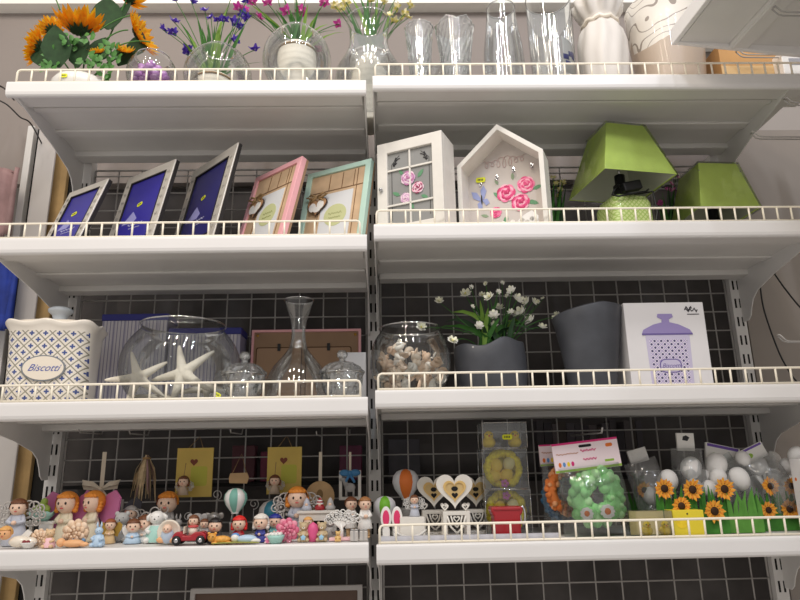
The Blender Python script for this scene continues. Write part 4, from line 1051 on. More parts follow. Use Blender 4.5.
# ================================================================== FIGURINE SHELF
Z = ZL[3]+.0006
eye = mat('painted_eye', (40, 28, 24), .3); blush = mat('painted_lips', (214, 90, 90), .5)
def head_mb(r, c, sk=skin):
    mb = MB(sk); mb.ball(c, r, (1, .95, .98), 16, 12)
    mb.ball((c[0], c[1]-r*.97, c[2]-r*.12), r*.13, (1, 1, .9), 8, 6)
    for s_ in (-1, 1): mb.ball((c[0]+s_*r*.98, c[1], c[2]-r*.05), r*.17, (.5, 1, 1), 8, 6)
    mb.m(eye)
    for s_ in (-1, 1): mb.ball((c[0]+s_*r*.36, c[1]-r*.86, c[2]+r*.05), r*.12, (1, .5, 1.25), 8, 6)
    mb.m(blush).ball((c[0], c[1]-r*.87, c[2]-r*.42), r*.13, (1.5, .5, .5), 8, 5)
    return mb
def hair_mb(r, c, hm, long=False, cap=False):
    mb = MB(hm); cc = (c[0], c[1]+r*.1, c[2]+r*.1)
    mb.ball(cc, r*1.13, (1, 1, 1), 18, 14, keep=lambda m: m.z > .42 or (m.y > -.25 and m.z > (-.75 if long else -.3)) )
    if not cap:
        for k in range(5):
            a = -.9+1.8*k/4; mb.ball((c[0]+r*.75*math.sin(a), c[1]-r*.68*math.cos(a)*.95, c[2]+r*.68), r*.32, (1, .6, .75), 8, 6)
        if long:
            for s_ in (-1, 1):
                for q in range(3): mb.ball((c[0]+s_*r*.95, c[1]+r*(.1-.05*q), c[2]-r*(.05+.3*q)), r*.3, (1, .9, .9), 8, 6)
    return mb
def wings_mb(s, wm, c, style='round'):
    mb = MB(wm)
    for sd in (-1, 1):
        if style == 'round':
            o = [(0, -.1), (.3, -.42), (.55, -.5), (.62, -.25), (.8, .05), (.85, .4), (.62, .62), (.3, .5), (.05, .2)]
            mb.prism([(c[0]+sd*x*s, c[2]+z*s) for x, z in o], s*.06, None, c[1])
        elif style == 'lace':
            for (x, z, r) in ((.28, .1, .2), (.5, .35, .22), (.62, .05, .2), (.4, -.22, .2), (.75, .28, .16), (.65, -.25, .15), (.3, .42, .18), (.85, .02, .13)):
                n = 14; mb.tube([(c[0]+sd*(x+r*math.cos(2*PI*k/n))*s, c[1], c[2]+(z+r*math.sin(2*PI*k/n))*s) for k in range(n)], s*.035, 5, True)
                mb.ball((c[0]+sd*x*s, c[1], c[2]+z*s), s*.06, (1, 1, 1), 6, 5)
    return mb
def doll(name, px, Y, top, label, dress, hm, wing=None, wstyle='round', long=True, hr=.2, wide=.27, rz=0., legs=False, cat='figurine', sk=skin, bodymat2=None, X=None, base=0., halo=None):
    h = at(px, top, Y).z-Z-base
    X = PX(px, Y, Z+h*.5) if X is None else X
    t = thing(name, label, cat, (X, Y, Z+base), rz)
    hr *= .92; r = hr*h; hc = (0, -.02*h, h-r*1.12)
    zs = h-2.05*r                                 # shoulder height
    b = MB(dress)
    z0 = .22*h if legs else 0
    b.lathe([(0, z0), (wide*h*.92, z0), (wide*h, z0+.02*h), (wide*h*.8, z0+(zs-z0)*.45), (wide*h*.52, z0+(zs-z0)*.8), (wide*h*.42, zs), (r*.4, zs+r*.25), (0, zs+r*.3)], 20, lambda q, rr, z: (rr*math.cos(q)*(1+.05*math.sin(6*q)*(z < z0+.1*h)), rr*.82*math.sin(q), z))
    for s_ in (-1, 1):
        b.tube([(s_*wide*h*.36, 0, zs-.01*h), (s_*wide*h*.62, -.08*h, zs-.14*h), (s_*.05*h, -wide*h*.68, zs-.16*h)], [.055*h, .055*h, .04*h], 8)
    b.m(sk); b.ball((0, -wide*h*.72, zs-.15*h), .05*h, (1.2, 1, 1), 8, 6)
    b.build('body', t)
    if legs:
        lb = MB(bodymat2 or wood)
        for s_ in (-1, 1): lb.tube([(s_*.08*h, 0, z0+.02*h), (s_*.08*h, 0, .02*h)], .05*h, 8); lb.ball((s_*.08*h, -.03*h, .025*h), .05*h, (1, 1.5, .55), 8, 6)
        lb.build('legs', t)
    hd = head_mb(r, hc, sk).build('head', t)
    hair_mb(r, hc, hm, long).build('hair', hd)
    if wing: wings_mb(h*(.72 if wing is pinkw else .55), wing, (0, wide*h*.55, zs-(.0 if wing is pinkw else .02)*h), wstyle).build('wings', t)
    if halo: MB(halo).tube([(r*.9*math.cos(2*PI*k/16), hc[1]+r*.9*math.sin(2*PI*k/16), hc[2]+r*1.1) for k in range(16)], r*.12, 6, True).build('halo', hd)
    return t
pinkw = mat('sheer_pink_wing', (226, 140, 190), .4, glow=.4); greyw = mat('grey_tulle', (150, 150, 160), .6, trans=.25)
creamd = mat('cream_dress', (236, 226, 200), .5); silverd = mat('silver_blue_dress', (190, 194, 206), .4); lacem = mat('silver_lace', (205, 200, 195), .35, metal=.35)
doll('angel_figurine', 17, .10, 499, 'grey-robed praying angel with silver lace wings at the shelf end', silverd, brown, lacem, 'lace', False, .19, .27, .15)
doll('angel_figurine', 66, .17, 492, 'orange-haired angel in cream with pink wings, next to the cactus bowl', creamd, orange_hair, pinkw, 'round', True, .23, .24, -.1)
doll('angel_figurine', 93, .17, 491, 'orange-haired angel in cream with pink wings, under the ribbon bow', creamd, orange_hair, pinkw, 'round', True, .23, .24, -.5)
doll('angel_figurine', 110, .10, 519, 'small brown-haired angel in a golden tan dress beside the blue rabbit', mat('gold_tan_dress', (220, 188, 140), .35, coat=.4), mat('auburn_hair', (150, 84, 50), .5), gold, 'round', False, .24, .26, .2)
doll('angel_figurine', 297, .16, 487, 'orange-haired angel in silver behind the pink flower ball', silverd, orange_hair, lacem, 'lace', True, .22, .24, .1)
doll('angel_figurine', 167, .21, 492, 'orange-haired doll in grey standing behind the white lamb', greyp, orange_hair, None, 'round', False, .24, .25)
doll('child_figurine', 133, .09, 519, 'brown-haired child in white and pale blue lying forward', paleblue, brown, white, 'round', False, .3, .38, .25, cat='figurine')
doll('child_figurine', 145, .11, 515, 'brown-curled child leaning on the white and blue child', white, brown, None, 'round', True, .3, .3, -.2)
doll('boy_figurine', 215, .05, 518, 'black-haired boy in dark grey clothes beside the red car', mat('charcoal_clothes', (70, 70, 80), .5), black_hair, None, 'round', False, .3, .3, .1)
doll('boy_figurine', 239, .07, 516, 'child wearing a red hood in front of the mint balloon', red, mat('bright_red_hood', (214, 40, 36), .5), None, 'round', True, .3, .33, 0)
doll('boy_figurine', 261, .06, 514, 'child in white hood and blue violet coat', mat('blue_violet_coat', (70, 78, 160), .5), mat('white_hood', (226, 220, 212), .5), None, 'round', True, .3, .27, -.15)
doll('boy_figurine', 275, .10, 514, 'child in navy cap and turquoise shirt above the mint basket', mat('turquoise_shirt', (130, 200, 200), .5), navy, None, 'round', False, .28, .27, 0)
doll('couple_doll', 351, .13, 497, 'shorter brown-haired doll in white leaning on its partner', white, brown, None, 'round', False, .17, .17, .35, True)
doll('couple_doll', 365, .10, 497, 'taller light-brown-haired doll in long white coat', white, mat('light_brown_hair', (160, 110, 66), .5), None, 'round', False, .17, .2, .2, True)
# small white things in front
def figbase(name, px, Y, label, cat, z=.02, rz=0., group=None): return thing(name, label, cat, (PX(px, Y, Z+z), Y, Z), rz, group)
t = figbase('baby_figurine', 14, .035, 'cream ceramic baby lying on its front by the rail end', 'figurine')
b = MB(cream); b.ball((.012, 0, .013), .016, (1.4, .8, .75), 14, 9); b.ball((.035, 0, .012), .012, (1.2, 1, .8)); b.build('body', t)
hd = head_mb(.013, (-.015, -.008, .03), mat('peach_skin', (236, 180, 130), .45)).build('head', t); hair_mb(.013, (-.015, -.008, .03), mat('blond_hair', (226, 170, 100), .5), False).build('hair', hd)
MB(white).prism([(0, 0), (.02, .012), (.03, .03), (.02, .036), (.004, .02)], .004, None, .012).build('wing', t)
t = figbase('berry_dish', 29, .03, 'tiny white dish with dark red berries on the rail edge', 'dish')
MB(white).lathe([(0, 0), (.008, 0), (.016, .01), (.017, .012), (.014, .01), (0, .004)], 20).build('dish', t)
for k in range(5): MB(mat('wine_berry', (130, 30, 40), .3)).ball((.008*math.cos(k*1.26), .008*math.sin(k*1.26), .012), .0045).build('berry', t)
t = figbase('little_stool', 42, .17, 'white wooden stool carrying the cactus bowl', 'stool', .05)
hs = at(42, 521, .17).z-Z
b = MB(shabby); b.box((0, 0, hs-.003), (.075, .05, .006)); b.build('seat', t, bevel=.001)
for sx_ in (-1, 1):
    for sy_ in (-1, 1): MB(shabby).box((sx_*.032, sy_*.019, (hs-.006)/2), (.007, .007, hs-.006)).build('leg', t)
tc_ = thing('cactus_bowl', 'pale blue scalloped bowl planted with a green cactus, on the little stool', 'plant', (PX(41, .17, Z+hs), .17, Z+hs+.0003))
MB(mint).lathe([(0, 0), (.014, 0), (.024, .01), (.029, .02), (.027, .02), (.02, .012), (0, .012)], 36, lambda q, r, z: (r*math.cos(q), r*math.sin(q), z+(.002*math.cos(8*q) if z > .018 else 0))).build('bowl', tc_)
b = MB(mat('cactus_green', (150, 175, 80), .55, noise=.25, nscale=200))
for (x, y, z, r) in ((0, 0, .03, .012), (.011, -.003, .025, .009), (-.011, -.002, .026, .009), (.003, 0, .042, .008)): b.ball((x, y, z), r, (1, 1, 1.15), 12, 8)
b.build('cactus', tc_)
MB(chrome).tube([(.026, 0, .018), (.045, .0, .026), (.06, .005, .03)], .0012, 6).build('wire_arm', tc_)
def roseball(px, Y, label, m1, m2, R, trim=None):
    t = figbase('rose_ornament', px, Y, label, 'ornament', R)
    b = MB(m1, m2); b.ball((0, 0, R), R*.86, (1, .75, 1), 16, 11)
    for ly in range(4):
        rr = R*(1.0-.22*ly); n = 9-ly
        for k in range(n):
            a = 2*PI*k/n+ly*.4; b.m((m1, m2)[k % 2]); b.ball((rr*.78*math.cos(a), -R*(.45+.16*ly), R+rr*.78*math.sin(a)), rr*.32, (1, .5, 1), 8, 6)
    b.build('petals', t)
    if trim:
        c = MB(trim)
        for k in range(7): c.ball((-R*.8+R*.27*k, -R*.75, R*.35+R*.12*math.cos(k*2)), R*.17, (1, .7, 1), 8, 6)
        c.build('flower_trim', t)
    return t
tanr = mat('tan_rose', (226, 196, 166), .5); tanr2 = mat('peach_rose', (238, 212, 186), .5)
roseball(41, .06, 'tan rose ornament in front of the little stool', tanr, tanr2, .018)
roseball(78, .06, 'tan rose ornament trimmed with small blue flowers', tanr, tanr2, .027, mat('blue_flower', (110, 150, 190), .5))
roseball(288, .055, 'deep pink flower ball ornament between the mint basket and bears', mat('deep_pink', (216, 110, 140), .5), mat('soft_pink', (232, 150, 170), .5), .024)
t = figbase('peach_baby_figurine', 74, .025, 'flat peach baby figurine lying before the blue-trimmed rose', 'figurine')
b = MB(mat('peach_skin', (236, 180, 130))); b.ball((0, 0, .008), .012, (2.0, .9, .65), 14, 8); b.ball((-.026, 0, .01), .009); b.ball((.024, -.003, .006), .006, (1.6, 1, .8)); b.build('body', t)
def animal(name, px, Y, top, label, m1, ears='round', cloth=None, rz=0., extra=None, muzzle=None, seat=True):
    h = at(px, top, Y).z-Z; t = thing(name, label, 'figurine', (PX(px, Y, Z+h*.5), Y, Z), rz)
    b = MB(m1); b.lathe([(0, 0), (.25*h, 0), (.29*h, .06*h), (.27*h, .25*h), (.17*h, .48*h), (.1*h, .54*h), (0, .56*h)], 18)
    if seat:
        for s_ in (-1, 1):
            b.ball((s_*.2*h, -.22*h, .08*h), .1*h, (1, 1.5, .9), 10, 7); b.tube([(s_*.16*h, -.02*h, .45*h), (s_*.26*h, -.14*h, .34*h), (s_*.12*h, -.27*h, .3*h)], [.07*h, .065*h, .06*h], 8)
    b.build('body', t)
    r = .21*h if ears != 'long' else .17*h; c = (0, -.03*h, .54*h+r*.75)
    hb = MB(m1); hb.ball(c, r, (1.08, 1, .95), 16, 11)
    for s_ in (-1, 1):
        if ears == 'round': hb.ball((s_*r*.8, c[1], c[2]+r*.75), r*.38, (1, .6, 1), 10, 7)
        elif ears == 'long': hb.tube([(s_*r*.4, c[1], c[2]+r*.7), (s_*r*.55, c[1], c[2]+r*1.5), (s_*r*.5, c[1]-.0, c[2]+r*2.3)], [r*.22, r*.3, r*.08], 8)
        elif ears == 'flop': hb.tube([(s_*r*.8, c[1], c[2]+r*.5), (s_*r*1.25, c[1], c[2]+r*.1), (s_*r*1.3, c[1], c[2]-r*.45)], [r*.22, r*.3, r*.2], 8)
        elif ears == 'big': hb.ball((s_*r*1.15, c[1], c[2]+r*.35), r*.55, (1, .35, 1), 12, 8)
    hb.m(muzzle or m1).ball((0, c[1]-r*.82, c[2]-r*.25), r*.36, (1.1, .7, .8), 10, 7)
    hb.m(eye)
    for s_ in (-1, 1): hb.ball((s_*r*.42, c[1]-r*.84, c[2]+r*.15), r*.11, (1, .6, 1), 8, 6)
    hb.ball((0, c[1]-r*1.06, c[2]-r*.14), r*.11, (1.3, .6, .8), 8, 6)
    hb.build('head', t)
    if cloth: MB(cloth).lathe([(.30*h, .02*h), (.305*h, .06*h), (.28*h, .26*h), (.18*h, .48*h)], 18).build('dress', t)
    if extra == 'star':
        o = [((.15 if k % 2 == 0 else .1)*h*math.sin(PI*k/5), .2*h+(.15 if k % 2 == 0 else .1)*h*math.cos(PI*k/5)) for k in range(10)]
        MB(mat('sky_star', (160, 205, 232), .4)).prism(o, .04*h, None, -.34*h, True).build('blue_star', t, bevel=.001)
    return t
tanb = mat('beige_bear', (196, 176, 140), .5, noise=.12, nscale=120); whiteb = mat('cream_muzzle', (244, 234, 214), .5)
animal('bear_figurine', 50, .03, 527, 'small tan bear in pale pink dress in front of the tan rose', mat('tan_fur', (222, 190, 150), .5), 'round', palepink)
animal('rabbit_figurine', 99, .035, 523, 'pale blue rabbit with long upright ears near the peach baby', paleblue, 'long')
animal('bear_figurine', 122, .15, 509, 'grey white teddy bear behind the brown-haired child', mat('grey_white_fur', (200, 200, 198), .6), 'round')
animal('lamb_figurine', 157, .10, 507, 'round-headed white lamb with mint scarf above the cradle plaque', white, 'flop', mint)
animal('koala_figurine', 197, .13, 510, 'silver grey koala peering over the red car', greyp, 'big')
animal('elephant_figurine', 214, .17, 509, 'silver grey elephant behind the black-haired boy', mat('dim_silver', (150, 146, 142), .35, metal=.4), 'big')
animal('bear_figurine', 304, .05, 520, 'beige bear holding a blue star, next to the pink flower ball', tanb, 'round', None, 0, 'star', whiteb)
animal('bear_figurine', 322, .05, 520, 'beige bear holding a blue star, next to the white lace tree', tanb, 'round', None, 0, 'star', whiteb)
animal('bear_figurine', 338, .035, 530, 'tiny golden teddy sitting under the white lace tree', mat('golden_fur', (224, 186, 120), .5), 'round')
animal('puppy_figurine', 268, .03, 532, 'tiny pink and white puppy beside the mint basket', mat('pink_white', (240, 214, 216), .5), 'flop', pinkm)
MBp = figbase('pink_bud', 313, .045, 'little pink bud between the two star bears', 'ornament'); MB(mat('bud_pink', (220, 90, 140), .45)).lathe([(0, 0), (.008, 0), (.009, .01), (.012, .024), (.009, .034), (0, .04)], 14).build('bud', MBp)
animal('rabbit_figurine', 178, .19, 515, 'grey silver bunny-eared figure behind the cradle plaque', greyp, 'long')
doll('angel_figurine', 204, .10, 519, 'grey white angel between the red car and the black-haired boy', greyp, brown, lacem, 'lace', False, .22, .27, .2)
doll('angel_figurine', 130, .2, 506, 'dim silver angel behind the grey white teddy', greyp, greyp, lacem, 'lace', False, .22, .27, .1)
doll('child_figurine', 308, .10, 517, 'pale pink child between the flower ball and the fireplace', palepink, mat('blond_hair', (226, 170, 100)), None, 'round', True, .24, .27, 0)
animal('bear_figurine', 330, .10, 515, 'silver grey bear at the fireplace end behind the lace tree', greyp, 'round')
# cradle plaque
t = figbase('cradle_plaque', 169, .05, 'round cream plaque with baby relief, in front of the lamb', 'plaque', .03); R = .0245
b = MB(cream); b.lathe([(0, 0), (R, 0), (R*1.04, .003), (R*.96, .008), (R*.84, .005), (0, .004)], 36, None, T(0, .004, R*1.02) @ RX(PI/2)); b.build('plate', t)
b = head_mb(.010, (0, -.012, R*1.3), skin); b.m(mat('baby_blue_wrap', (190, 206, 224), .5)).ball((0, -.008, R*.72), .016, (.9, .6, 1), 12, 8); b.m(mat('peach_skin', (236, 180, 130))).ball((-.012, -.009, R*.4), .008, (1.4, .7, .8)); b.ball((.012, -.009, R*.4), .008, (1.4, .7, .8)); b.build('baby_relief', t)
# red toy car with driver
t = figbase('toy_car', 191, .035, 'dark red toy convertible with big dark wheels and a driver', 'toy car')
L = .034
b = MB(mat('car_red', (168, 24, 40), .25, coat=.6)); b.prism([(-L, .008), (L, .008), (L*1.06, .014), (L*1.0, .022), (L*.75, .027), (L*.3, .025), (L*.1, .019), (-L*.35, .019), (-L*.45, .027), (-L*.8, .027), (-L*1.02, .02), (-L*1.06, .013)], .032, None, -.016)
b.build('car_body', t, bevel=.003)
for sx_ in (-1, 1):
    for sy_ in (-1, 1):
        w_ = MB(black); M = T(sx_*L*.74, sy_*.017, .0095) @ RX(PI/2)
        w_.lathe([(0, -.004), (.0075, -.004), (.0095, -.002), (.0095, .002), (.0075, .004), (0, .004)], 20, None, M); w_.m(chrome).lathe([(0, -.0045), (.0045, -.0045), (.0045, .0045), (0, .0045)], 14, None, M); w_.build('wheel', t)
b = MB(mat('windscreen_cream', (230, 220, 200), .3)); b.box((-L*.35, 0, .03), (.002, .026, .014), RY(.0)); b.build('windscreen', t)
t2 = thing('car_driver', 'brown-haired figure with pale scarf sitting in the red car', 'figurine', (t.location.x+.004, .035, Z+.0195))
b = MB(cream); b.lathe([(0, 0), (.009, 0), (.009, .01), (.006, .018), (0, .02)], 14); b.m(blush).tube([(.009*math.cos(2*PI*k/12), .008*math.sin(2*PI*k/12), .017) for k in range(12)], .0025, 6, True); b.build('body', t2)
hd = head_mb(.0105, (0, 0, .028)).build('head', t2); hair_mb(.0105, (0, 0, .028), brown, True).build('hair', hd)
# crawling tiger and blue-white flat figure
t = figbase('tiger_figurine', 222, .028, 'small orange tiger lying flat beside the black-haired boy', 'figurine')
to = mat('tiger_orange', (232, 170, 80), .5, noise=.3, nscale=150)
b = MB(to); b.ball((0, 0, .009), .011, (1.8, .9, .75), 14, 9)
for x in (-.014, .016):
    for y in (-.007, .007): b.ball((x, y, .003), .0045, (1.5, 1, .7), 8, 6)
b.tube([(.018, 0, .01), (.03, .002, .012), (.034, .004, .02)], .002, 6); b.m(to).ball((-.02, -.003, .014), .0095, (1, 1, .95), 12, 9)
for s_ in (-1, 1): b.ball((-.02+s_*.007, -.002, .022), .003)
b.m(eye)
for s_ in (-1, 1): b.ball((-.02+s_*.004, -.0115, .016), .0013)
b.build('body', t)
t = figbase('sleeping_figurine', 245, .028, 'pale blue and white sleeping figurine in front of the red hood child', 'figurine')
b = MB(paleblue); b.ball((.004, 0, .009), .012, (1.9, .9, .75), 14, 9); b.m(white).ball((.022, -.003, .006), .007, (1.8, 1, .7)); b.ball((-.02, -.002, .012), .009); b.m(mat('sky_blue', (100, 150, 210), .5)).ball((-.02, 0, .016), .0088, (1, 1, .7)); b.build('body', t)
t = figbase('leaf_tray', 236, .016, 'thin yellow-green leaf tray at the front edge', 'tray'); b = MB(mat('tray_olive', (170, 170, 90), .4)); b.put([(x*.05, y*.010, .002+.003*abs(y)) for x in (-1, -.5, 0, .5, 1) for y in (-(1-x*x)-.1, 0, (1-x*x)+.1)], [(i*3+j, i*3+j+1, i*3+j+4, i*3+j+3) for i in range(4) for j in range(2)]); b.build('tray', t, solid=.0015)
# mint basket of white blossoms
t = figbase('mint_basket', 276, .025, 'mint green bowl filled with tiny white blossoms', 'bowl')
MB(mint).lathe([(0, 0), (.011, 0), (.017, .01), (.0185, .016), (.016, .016), (0, .013)], 24).build('bowl', t)
b = MB(white)
for k in range(9): b.ball((.011*math.cos(k*.7)*(k > 0), .011*math.sin(k*.7)*(k > 0), .018), .0048, (1, 1, .8), 8, 6)
b.build('blossoms', t)
# hot-air balloons
def balloon(px, Y, top, bot, label, c1, c2, wire=True, stripes=8):
    zt = at(px, top, Y).z; zb = at(px, bot, Y).z; h = zt-zb; r = h*.46
    t = thing('balloon_ornament', label, 'ornament', (PX(px, Y, zb), Y, Z), group='hot-air balloon ornaments'); H = zt-Z
    prof = [(r*.28, 0), (r*.5, h*.12), (r*.82, h*.32), (r, h*.56), (r*.93, h*.76), (r*.65, h*.92), (r*.3, h*.985), (0, h)]
    n = stripes
    for k in range(n):
        b = MB((c1, c2)[k % 2]); seg = 7; v = []; f = []
        for i, (rr, z) in enumerate(prof):
            for j in range(seg):
                a = -PI/2+2*PI*(k-.5+j/(seg-1))/n; bul = 1+.06*math.sin(PI*j/(seg-1)); v.append((rr*bul*math.cos(a), rr*bul*math.sin(a), zb-Z+z))
        for i in range(len(prof)-1):
            for j in range(seg-1): f.append((i*seg+j, i*seg+j+1, (i+1)*seg+j+1, (i+1)*seg+j))
        b.put(v, f); b.build('gore', t)
    MB(white).tube([(r*.3*math.cos(2*PI*k/18), r*.3*math.sin(2*PI*k/18), zb-Z) for k in range(18)], r*.06, 6, True).build('collar', t)
    bz = max(.004, zb-Z-.02); hb = min(.03, bz)
    MB(mat('grey_basket', (160, 158, 156), .6)).lathe([(0, bz-hb), (r*.42, bz-hb), (r*.46, bz-hb*.2), (r*.48, bz), (r*.36, bz), (0, bz-hb*.3)], 18).build('basket', t)
    b = MB(wire_grey)
    for k in range(4): b.tube([(r*.4*math.cos(PI/4+k*PI/2), r*.4*math.sin(PI/4+k*PI/2), bz), (r*.29*math.cos(PI/4+k*PI/2), r*.29*math.sin(PI/4+k*PI/2), zb-Z)], .0008, 5)
    b.build('ropes', t); return t
balloon(235, .15, 488, 513, 'mint and white hot-air balloon ornament behind the red hood child', mat('balloon_mint', (130, 190, 175), .5), white)
balloon(272, .20, 500, 531, 'silver white hot-air balloon ornament with a dark teal stripe', mat('balloon_teal', (40, 110, 130), .5), mat('balloon_silver', (176, 172, 170), .5), stripes=6)
balloon(385, .17, 496, 521, 'bright green and white hot-air balloon ornament at the centre post', mat('balloon_green', (120, 190, 50), .5), mat('balloon_grey_white', (210, 210, 214), .5), stripes=6)
balloon(406, .22, 469, 499, 'orange and white hot-air balloon ornament behind the lace angel', mat('balloon_orange', (226, 120, 50), .5), mat('balloon_grey_white', (210, 210, 214)), stripes=6)
def spiral(px, Y, top, label):
    zt = at(px, top, Y).z-Z; t = figbase('photo_clip_holder', px, Y, label, 'clip holder', zt, group='wire spiral clip holders')
    b = MB(wire_grey); b.tube([(0, 0, .006), (0, 0, zt-.022)]+[(.013*(1-q*.8)*math.cos(-PI/2+q*9), 0, zt-.011+.013*(1-q*.8)*math.sin(-PI/2+q*9)) for q in [i/30 for i in range(31)]], .0011, 6); b.build('spiral_wire', t)
    MB(greyp).lathe([(0, 0), (.014, 0), (.013, .006), (0, .007)], 20).build('foot', t)
spiral(217, .22, 490, 'spiral wire photo clip beside the mint balloon, towards the yellow card')
spiral(254, .21, 499, 'spiral wire photo clip between the mint and teal striped balloons')
spiral(188, .20, 512, 'low spiral wire photo clip behind the driver of the red car')
t = figbase('filigree_holder', 151, .19, 'silver holder of interlaced wire rings below the straw bunch', 'holder', .05)
b = MB(lacem)
for (x, z, r) in ((-.03, .035, .011), (-.012, .048, .012), (.008, .06, .011), (.022, .046, .010), (.03, .066, .009), (-.04, .055, .01)): b.tube([(x+r*math.cos(2*PI*k/16), 0, z+r*math.sin(2*PI*k/16)) for k in range(16)], .0018, 6, True)
for x in (-.03, 0, .022): b.tube([(x, 0, .005), (x, 0, .04)], .0014, 6)
b.build('wire_rings', t); MB(greyp).box((0, 0, .003), (.075, .025, .006)).build('foot', t, bevel=.001)
# small house / fireplace with snowy figures
t = figbase('mini_fireplace', 318, .13, 'white miniature fireplace with dark opening behind the star bears', 'ornament', .05)
hh = at(318, 513, .13).z-Z; w = .042
b = MB(shabby); b.ring(rect(-w, w, 0, hh), rect(-w*.45, w*.45, .002, hh*.7), .03, None, -.015); b.box((0, 0, hh+.003), (w*2.2, .038, .006)); b.build('mantel', t, bevel=.001); MB(slot_dark).box((0, .012, hh*.36), (w*.92, .004, hh*.7)).build('hearth_opening', t)
for (dx, m_, lb) in ((-.026, silverd, 'grey white gnome standing on the fireplace mantel'), (.004, red, 'gnome with red and white striped hat on the fireplace mantel'), (.028, greyp, 'grey bird-like figure at the mantel end')):
    g_ = thing('gnome_figurine', lb, 'figurine', (t.location.x+dx, .13, Z+hh+.0065)); b = MB(m_); b.lathe([(0, 0), (.011, 0), (.012, .006), (.006, .014), (0, .015)], 14); b.build('body', g_)
    b = MB(m_); b.lathe([(.008, .012), (.007, .018), (.004, .024), (0, .028)], 14)
    if m_ == red: b.m(white); b.lathe([(.0085, .013), (.0086, .016)], 14); b.lathe([(.0066, .0195), (.0056, .022)], 14)
    b.build('hat', g_); MB(skin).ball((0, -.006, .012), .004).build('face', g_)
# white lace tree with gift boxes
t = figbase('lace_tree', 341, .06, 'white filigree tree ornament on a pale pink base', 'ornament', .04); H = at(341, 508, .06).z-Z
MB(palepink).box((0, 0, .003), (.05, .03, .006)).build('base', t, bevel=.001)
b = MB(white); b.tube([(0, 0, .005), (.002, 0, H*.3), (0, 0, H*.5)], [.005, .004, .003], 8)
for k in range(9):
    a = PI*(k+.5)/9; e = Vector((.036*math.cos(a), 0, H*.62+H*.3*math.sin(a))); b.tube(arc((0, 0, H*.35), e, (0, 0, .004), 6), [.0025]*4+[.0018]*3, 6)
    for q in range(3):
        c = Vector((0, 0, H*.35)).lerp(e, .55+.22*q)+Vector((.004*(q-1), -.002, .003*(1-q))); r = .0055
        b.tube([(c.x+r*math.cos(2*PI*j/10), c.y, c.z+r*math.sin(2*PI*j/10)) for j in range(10)], .0013, 5, True)
b.build('filigree_tree', t)
for dx, dy in ((.030, -.012), (.050, -.008)):
    t2 = thing('gift_box', 'tiny silver gift box with ribbon beside the lace tree'+(', nearest the trunk' if dx < .04 else ', nearest the coated doll'), 'gift box', (t.location.x+dx, .06+dy-.01, Z)); MB(lacem).box((0, 0, .01), (.017, .017, .02)).build('box', t2, bevel=.001); b = MB(greyp); b.box((0, 0, .0101), (.004, .0174, .0206)); b.ball((-.004, 0, .022), .0035, (1.2, .6, .7)); b.ball((.004, 0, .022), .0035, (1.2, .6, .7)); b.build('ribbon', t2)
# hanging things on the wire grid
GY = DEP+.012
def hang(name, px, top, label, cat, Y=GY-.02):
    p = at(px, top, Y); return thing(name, label, cat, p), p
def wirehook(px, py, label):
    p = at(px, py, GY); t = thing('peg_hook', label, 'hook', (p.x, DEP+.016, p.z), group='peg hooks on the wire grid')
    MB(wire_grey).tube([(0, 0, .02), (0, -.01, .02), (0, -.02, .004), (0, -.15, 0), (0, -.158, .008)], .0017, 6).build('prong', t)
for (px, py, lb) in ((104, 436, 'peg hook above the white ribbon bow'), (150, 437, 'peg hook above the straw bunch'), (243, 436, 'peg hook above the small wooden sign'), (322, 438, 'peg hook above the round wood slice'), (350, 437, 'peg hook above the blue-bowed frame')): wirehook(px, py, lb)
Yh = .27
ylw = mat('mustard_card', (206, 178, 90), .6, noise=.08, nscale=15)
for (px, pt, pb, w, lb) in ((196, 448, 497, 36, 'mustard yellow heart card hanging above the mint balloon'), (285, 447, 494, 34, 'mustard yellow heart card hanging above the silver orange-haired angel')):
    p, q = at(px, pt, Yh), at(px, pb, Yh); ww = (PX(px+w/2, Yh, p.z)-PX(px-w/2, Yh, p.z)); hh = p.z-q.z
    t = thing('hanging_card', lb, 'card', (p.x, Yh, q.z), group='yellow cards hanging on the grid')
    MB(ylw).box((0, 0, hh/2), (ww, .004, hh)).build('card', t); b = MB(mat('brown_heart', (120, 60, 40), .6)); b.prism(heart(.019, cx=-.002, cz=hh*.7), .0008, None, -.0028); b.build('printed_heart', t)
    b = MB(mat('olive_patch', (186, 184, 70), .6)); b.prism(rrect(ww*.45, hh*.4, .006, 3, .012, hh*.42), .0006, None, -.0025); b.build('printed_patch', t)
    MB(rope).tube([(-ww*.2, 0, hh), (0, .03, hh+.03), (ww*.2, 0, hh)], .001, 5).build('cord', t)
def hang_angel(px, Y, top, bot, label):
    p, q = at(px, top, Y), at(px, bot, Y); h = p.z-q.z; t = thing('hanging_angel', label, 'ornament', (p.x, Y, q.z), group='little angels hung before the yellow cards'); r = h*.26
    b = MB(mat('dusky_dress', (190, 170, 150), .6)); b.lathe([(0, 0), (h*.3, .0), (h*.2, h*.3), (h*.1, h*.5), (0, h*.52)], 14); b.build('body', t)
    hd = head_mb(r, (0, 0, h*.66)).build('head', t); hair_mb(r, (0, 0, h*.66), brown, True).build('hair', hd); wings_mb(h*.5, lacem, (0, r*.8, h*.4), 'lace').build('wings', t)
    MB(rope).tube([(0, 0, h*.95), (0, .01, h*1.6)], .0009, 5).build('cord', t)
hang_angel(184, .23, 475, 495, 'brown-haired little angel hanging before the yellow card above the balloon')
hang_angel(275, .23, 474, 494, 'brown-haired little angel hanging before the yellow card beside the orange-haired angel')
